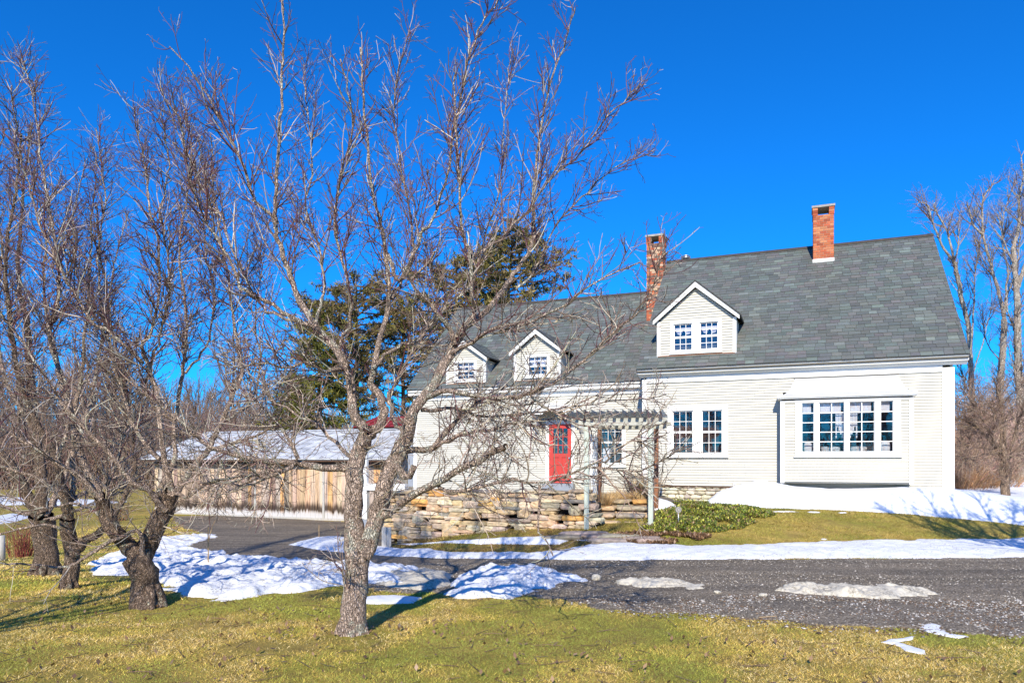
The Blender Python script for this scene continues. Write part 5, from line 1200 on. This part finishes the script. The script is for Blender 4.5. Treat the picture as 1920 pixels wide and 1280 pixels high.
TH = [(1806, 26, 3.2, .10, 'brown leafless thicket shrub touching the house corner'), (1830, 33, 4.2, .13, 'broad brown thicket shrub behind the small dense tree'), (1858, 29, 3.0, .12, 'low brown thicket shrub right of the pale trunk'), (1900, 35, 4.6, .14, 'tallest brown thicket shrub under the rightmost bare tree'), (1930, 30, 3.4, .12, 'brown thicket shrub cut off by the right picture edge')]
for k, (px, D, h, c, lab) in enumerate(TH):
    x = (px-960)/F*D; shrub('bare_shrub', lab, 'shrub', (x, D, tz(x, D)), h*1.2, 95, 1.4, [(.42, .29, .22), (.35, .24, .19), (.46, .32, .24), (.34, .24, .18), (.40, .28, .21)][k], 80+k, 'brown thicket right of the house', [(.22, .8, .7, .05, .011, .10, 5, 3), (.16, .4, .8, .02, .008, .12, 3, 3)], .018)
for k, (px, D, h, lab) in enumerate(((1798, 24.5, 1.0, 'tan dry weeds against the white corner board'), (1830, 25.5, .9, 'tan dry weeds under the brown thicket'), (1870, 26.5, .8, 'short tan weeds at the snow edge right'))):
    x = (px-960)/F*D; o = shrub('dry_weeds', lab, 'weeds', (x, D, tz(x, D)), h, 220, 1.5, (.33, .19, .10), 90+k, 'dry weeds at the edge of the snow', [(.3, .3, .6, .04, .006, .1, 3, 3)], .009)
q = gp(42, 1044); shrub('red_dogwood', 'red stemmed dogwood shrub behind the fence post', 'shrub', q, .75, 90, .8, (.20, .055, .04), 95, None, [(.2, .3, .5, .1, .006, .08, 4, 3)], .008)
q = gp(330, 985); shrub('red_dogwood', 'low reddish shrub in the orchard by the shed corner', 'shrub', (q.x-3.2, q.y+2, q.z), .7, 80, 1.0, (.22, .09, .05), 96, None, [(.2, .3, .5, .1, .006, .08, 4, 3)], .008)
# evergreens
def conifer(name, label, px, D, ytop, ybot, wpx, seed, dens, col, group=None, shape='pine', lean=0):
    r = np.random.default_rng(seed); random.seed(seed); x = (px-960)/F*D; zb = tz(x, D); H = CAMH-(ytop-HZ)/F*D-zb; zc = CAMH-(ybot-HZ)/F*D-zb; Wd = wpx/F*D/2
    root = thing(name, label, 'tree', (x, D, zb), 0, group); tb = Branches(); T = np.array([[0, 0, -.1], [.05, 0, H*.3], [lean*.5, .1, H*.65], [lean, 0, H*.97]]); tb.add(spl(T, 14), np.linspace(.24, .03, 14), 8, (.2, .15, .12))
    C = []; 
    n = int(dens)
    for i in range(n):
        f = (i+.5)/n; f = f**.85; z = zc+(H*.96-zc)*f; a = i*2.39996+r.uniform(-.4, .4)
        pr = (1-f)**.75 if shape == 'spruce' else (.35+.9*math.sin(PI*min(1, .18+.80*(1-f))))*(1.0 if f < .85 else .75)
        Lb = Wd*pr*r.uniform(.55, 1.12); d = np.array([math.cos(a), math.sin(a), r.uniform(-.05, .30) if shape == 'pine' else r.uniform(-.25, .1)])
        p0 = np.array([lean*z/H, 0, z]); b = shoot(p0, d, Lb, 7, .05 if shape == 'pine' else .02, .07); tb.add(b, np.linspace(.055, .012, 7), 4, (.2, .15, .12))
        for k in range(int(9*Lb)+3):
            t = .25+.75*r.random()**.7; j = t*6; i0 = min(int(j), 5); c = b[i0]*(1-j+i0)+b[i0+1]*(j-i0)
            C.append(c+r.normal(0, .13+.10*Lb*.5*t, 3)*np.array([1, 1, .55]))
    C = np.array(C); m = len(C); k = 9; sz = .34
    dirs = r.normal(0, 1, (m, k, 3)); dirs[..., 2] += .5; dirs /= np.linalg.norm(dirs, axis=2, keepdims=True); ln = sz*r.uniform(.5, 1.15, (m, k, 1)); cc = C[:, None]+r.normal(0, .05, (m, k, 3))
    sd = np.cross(dirs, r.normal(0, 1, (m, k, 3))); sd /= np.linalg.norm(sd, axis=2, keepdims=True); sd *= .032
    V = np.stack([cc-sd, cc+sd, cc+dirs*ln], 2); n3 = m*k
    pal = np.array(col); ci = r.integers(0, len(pal), m); Cc = np.repeat(np.repeat((pal[ci]*r.uniform(.6, 1.4, (m, 1)))[:, None], k, 1)[:, :, None], 3, 2)
    tb.build('trunk', M['brownbark'], root); npmesh('needles', V.reshape(-1, 3), np.arange(n3*3).reshape(n3, 3), M['needle'], root, Cc.reshape(-1, 3), False); return root
GC = [(.17, .15, .04), (.22, .19, .05), (.11, .105, .03), (.25, .19, .08), (.19, .13, .065)]
conifer('pine_tree', 'tallest dark pine rising behind the low wing roof', 940, 38, 425, 640, 172, 101, 64, GC, 'evergreens behind the house', 'pine', .6)
conifer('pine_tree', 'bushy pine left of the tallest one behind the far dormer', 855, 40, 478, 720, 190, 102, 64, GC, 'evergreens behind the house')
conifer('pine_tree', 'pine with brownish needles seen through the big apple tree fork', 668, 42, 518, 790, 220, 103, 72, GC+[(.11, .075, .04)]*2, 'evergreens behind the house')
conifer('spruce_tree', 'green spruce above the pale shed roof', 598, 39, 570, 810, 200, 104, 70, [(.13, .13, .02), (.17, .155, .03), (.08, .085, .018)], 'evergreens behind the house', 'spruce')
conifer('spruce_tree', 'low dark spruce at the left end of the evergreens', 548, 44, 690, 810, 120, 105, 44, [(.07, .08, .015), (.10, .10, .02)], 'evergreens behind the house', 'spruce')
conifer('pine_tree', 'small olive pine behind the red roof', 755, 46, 560, 790, 150, 106, 50, GC, 'evergreens behind the house')
# bare trees beyond the shed: three kinds copied along the far edge of the meadow
random.seed(5); rng = np.random.default_rng(5)
def generic(name, h, seed, label, group, col, P, bark):
    global rng; rng = np.random.default_rng(seed); random.seed(seed); root = thing(name, label, 'tree', (0, 0, 0), 0, group); tb = Branches(); cb = Branches()
    tr = shoot(np.zeros(3)-UP*.2, np.array([.03, 0, 1]), h*.55, 9, .05, .05); tb.add(tr, np.linspace(h*.014, h*.009, 9), 7, col)
    for k in range(11):
        i = random.randint(4, 8); a = random.uniform(0, 2*PI); c = shoot(tr[i], np.array([math.cos(a)*.6, math.sin(a)*.6, .9]), h*random.uniform(.3, .52), 10, .07, .08); rr = np.linspace(h*.006, h*.0015, 10); tb.add(c, rr, 5, col); sprout(cb, c, rr, 0, P, 'brown', .15)
    tb.build('trunk', M[bark], root); cb.build('twigs', M['twig'], root); return root
PG = [(.28, 1.7, .6, .09, .022, .08, 5, 3), (.32, .8, .7, .05, .015, .1, 4, 3)]
protos = [generic('bare_tree', 9+1.2*k, 200+k, 'leafless tree in the brown wood along the far meadow edge', 'leafless trees along the far meadow', (.2, .15, .12), PG, 'brownbark') for k in range(3)]
spots = []
for k in range(46):
    px = -70+k*14.5+random.uniform(-9, 9); Dd = random.uniform(58, 92)
    spots.append((px, Dd, random.uniform(.95, 1.5)))
for k, (px, Dd, sc_) in enumerate(spots):
    x = (px-960)/F*Dd
    if k < 3: o = protos[k]
    else:
        p = protos[k % 3]; o = p.copy(); COL.objects.link(o)
        for ch in p.children: c_ = ch.copy(); COL.objects.link(c_); c_.parent = o
    o.location = (x, Dd, tz(x, Dd)); o.rotation_euler = (0, 0, random.uniform(0, 6.28)); o.scale = (sc_, sc_, sc_*random.uniform(.85, 1.1))
o = generic('apple_tree', 7.4, 301, 'bare apple tree right of the drive whose shadow falls on the snow drift', 'bare apple trees on the lawn', (.3, .24, .2), [(.14, 1.1, .7, .08, .018, .08, 6, 4), (.14, .45, .75, .05, .012, .1, 4, 3)], 'bark')
o.location = (8.7, 8.2, tz(8.7, 8.2))
o = generic('apple_tree', 5.0, 302, 'bare apple tree beside the camera whose branch shadows cross the lawn', 'bare apple trees on the lawn', (.3, .24, .2), [(.3, .8, .7, .08, .014, .08, 6, 4), (.3, .35, .75, .05, .009, .1, 4, 3)], 'shadebark')
o.location = (-5.7, 4.3, tz(-5.7, 4.3))
# low brush under the far wood: nobody could count its stems
b = Branches(); rng = np.random.default_rng(66); random.seed(66)
for _ in range(16000):
    px = random.uniform(-120, 700); Dd = random.uniform(52, 96); x = (px-960)/F*Dd; z = tz(x, Dd); h = random.uniform(1.8, 8.2)
    c = shoot(np.array([x, Dd, z-.1]), np.array([random.uniform(-.5, .5), random.uniform(-.5, .5), 1]), h, 5, .02, .16); b.add(c, np.linspace(.035, .012, 5), 3, jit((.31, .22, .17), .35))
for _ in range(2600):
    px = random.uniform(1780, 2150); Dd = random.uniform(38, 60); x = (px-960)/F*Dd; z = tz(x, Dd); h = random.uniform(1.5, 4.5)
    c = shoot(np.array([x, Dd, z-.1]), np.array([random.uniform(-.5, .5), random.uniform(-.5, .5), 1]), h, 5, .02, .16); b.add(c, np.linspace(.03, .010, 5), 3, jit((.36, .26, .20), .35))
o = b.build('brushwood', M['twig'], None); tag(o, 'brown leafless brushwood filling the far edge of the meadow', 'brushwood', None, 'stuff')
# unseen wood added behind the camera for the window panes to mirror
b = Branches(); rng = np.random.default_rng(67); random.seed(67)
for _ in range(190):
    x = random.uniform(-24, 22); y = random.uniform(-62, -34); h = random.uniform(7, 14); p = np.array([x, y, -.1])
    c = shoot(p, np.array([random.uniform(-.12, .12), random.uniform(-.12, .12), 1]), h, 7, .02, .06); b.add(c, np.linspace(.11, .02, 7), 4, jit((.16, .12, .10), .3))
    for _k in range(7):
        i = random.randint(2, 5); q_ = shoot(c[i], rng.normal(0, 1, 3)*np.array([1, 1, .3])+UP*.9, h*random.uniform(.15, .4), 5, .05, .12); b.add(q_, np.linspace(.045, .012, 5), 3, jit((.17, .12, .10), .3))
o = b.build('far_wood', M['twig'], None); tag(o, 'unseen leafless wood added behind the camera, mirrored in the window panes', 'wood', None, 'stuff')
# ================================================================== light, sky, camera
SUN_EL = math.radians(31); AZ = math.radians(9.6)
sun_dir = Vector((-math.sin(AZ)*math.cos(SUN_EL), -math.cos(AZ)*math.cos(SUN_EL), math.sin(SUN_EL)))
sd = bpy.data.lights.new('sun', 'SUN'); sd.energy = 5.0; sd.angle = math.radians(.5); sd.color = (1, .915, .76)
so = bpy.data.objects.new('sun', sd); COL.objects.link(so); so.rotation_euler = (-sun_dir).to_track_quat('-Z', 'Y').to_euler()
w = bpy.data.worlds.new('World'); scene.world = w; w.use_nodes = True; nt = w.node_tree
bg = nt.nodes['Background']; sk = nt.nodes.new('ShaderNodeTexSky'); sk.sky_type = 'NISHITA'; sk.sun_disc = False; sk.sun_elevation = SUN_EL; sk.sun_rotation = math.radians(180)+AZ
sk.altitude = 300; sk.air_density = 1.0; sk.dust_density = 0; sk.ozone_density = 6
deep = mixc(nt, 1.0, sk.outputs[0], (.07, .93, 1.75), 'MULTIPLY')   # the deep polarised blue of a clear winter noon
nt.links.new(deep, bg.inputs[0]); bg.inputs[1].default_value = .10
cd = bpy.data.cameras.new('camera'); co = bpy.data.objects.new('camera', cd); COL.objects.link(co); co.location = (0, 0, CAMH); co.rotation_euler = (PI/2, 0, 0)
cd.sensor_width = 36; cd.lens = F/1920*36; cd.shift_y = (HZ-640)/1920; cd.clip_end = 3000; cd.clip_start = .05
scene.camera = co
scene.view_settings.view_transform = 'Standard'; scene.view_settings.look = 'None'; scene.view_settings.exposure = .27; scene.view_settings.gamma = 1
scene.cycles.max_bounces = 8; scene.cycles.transparent_max_bounces = 12
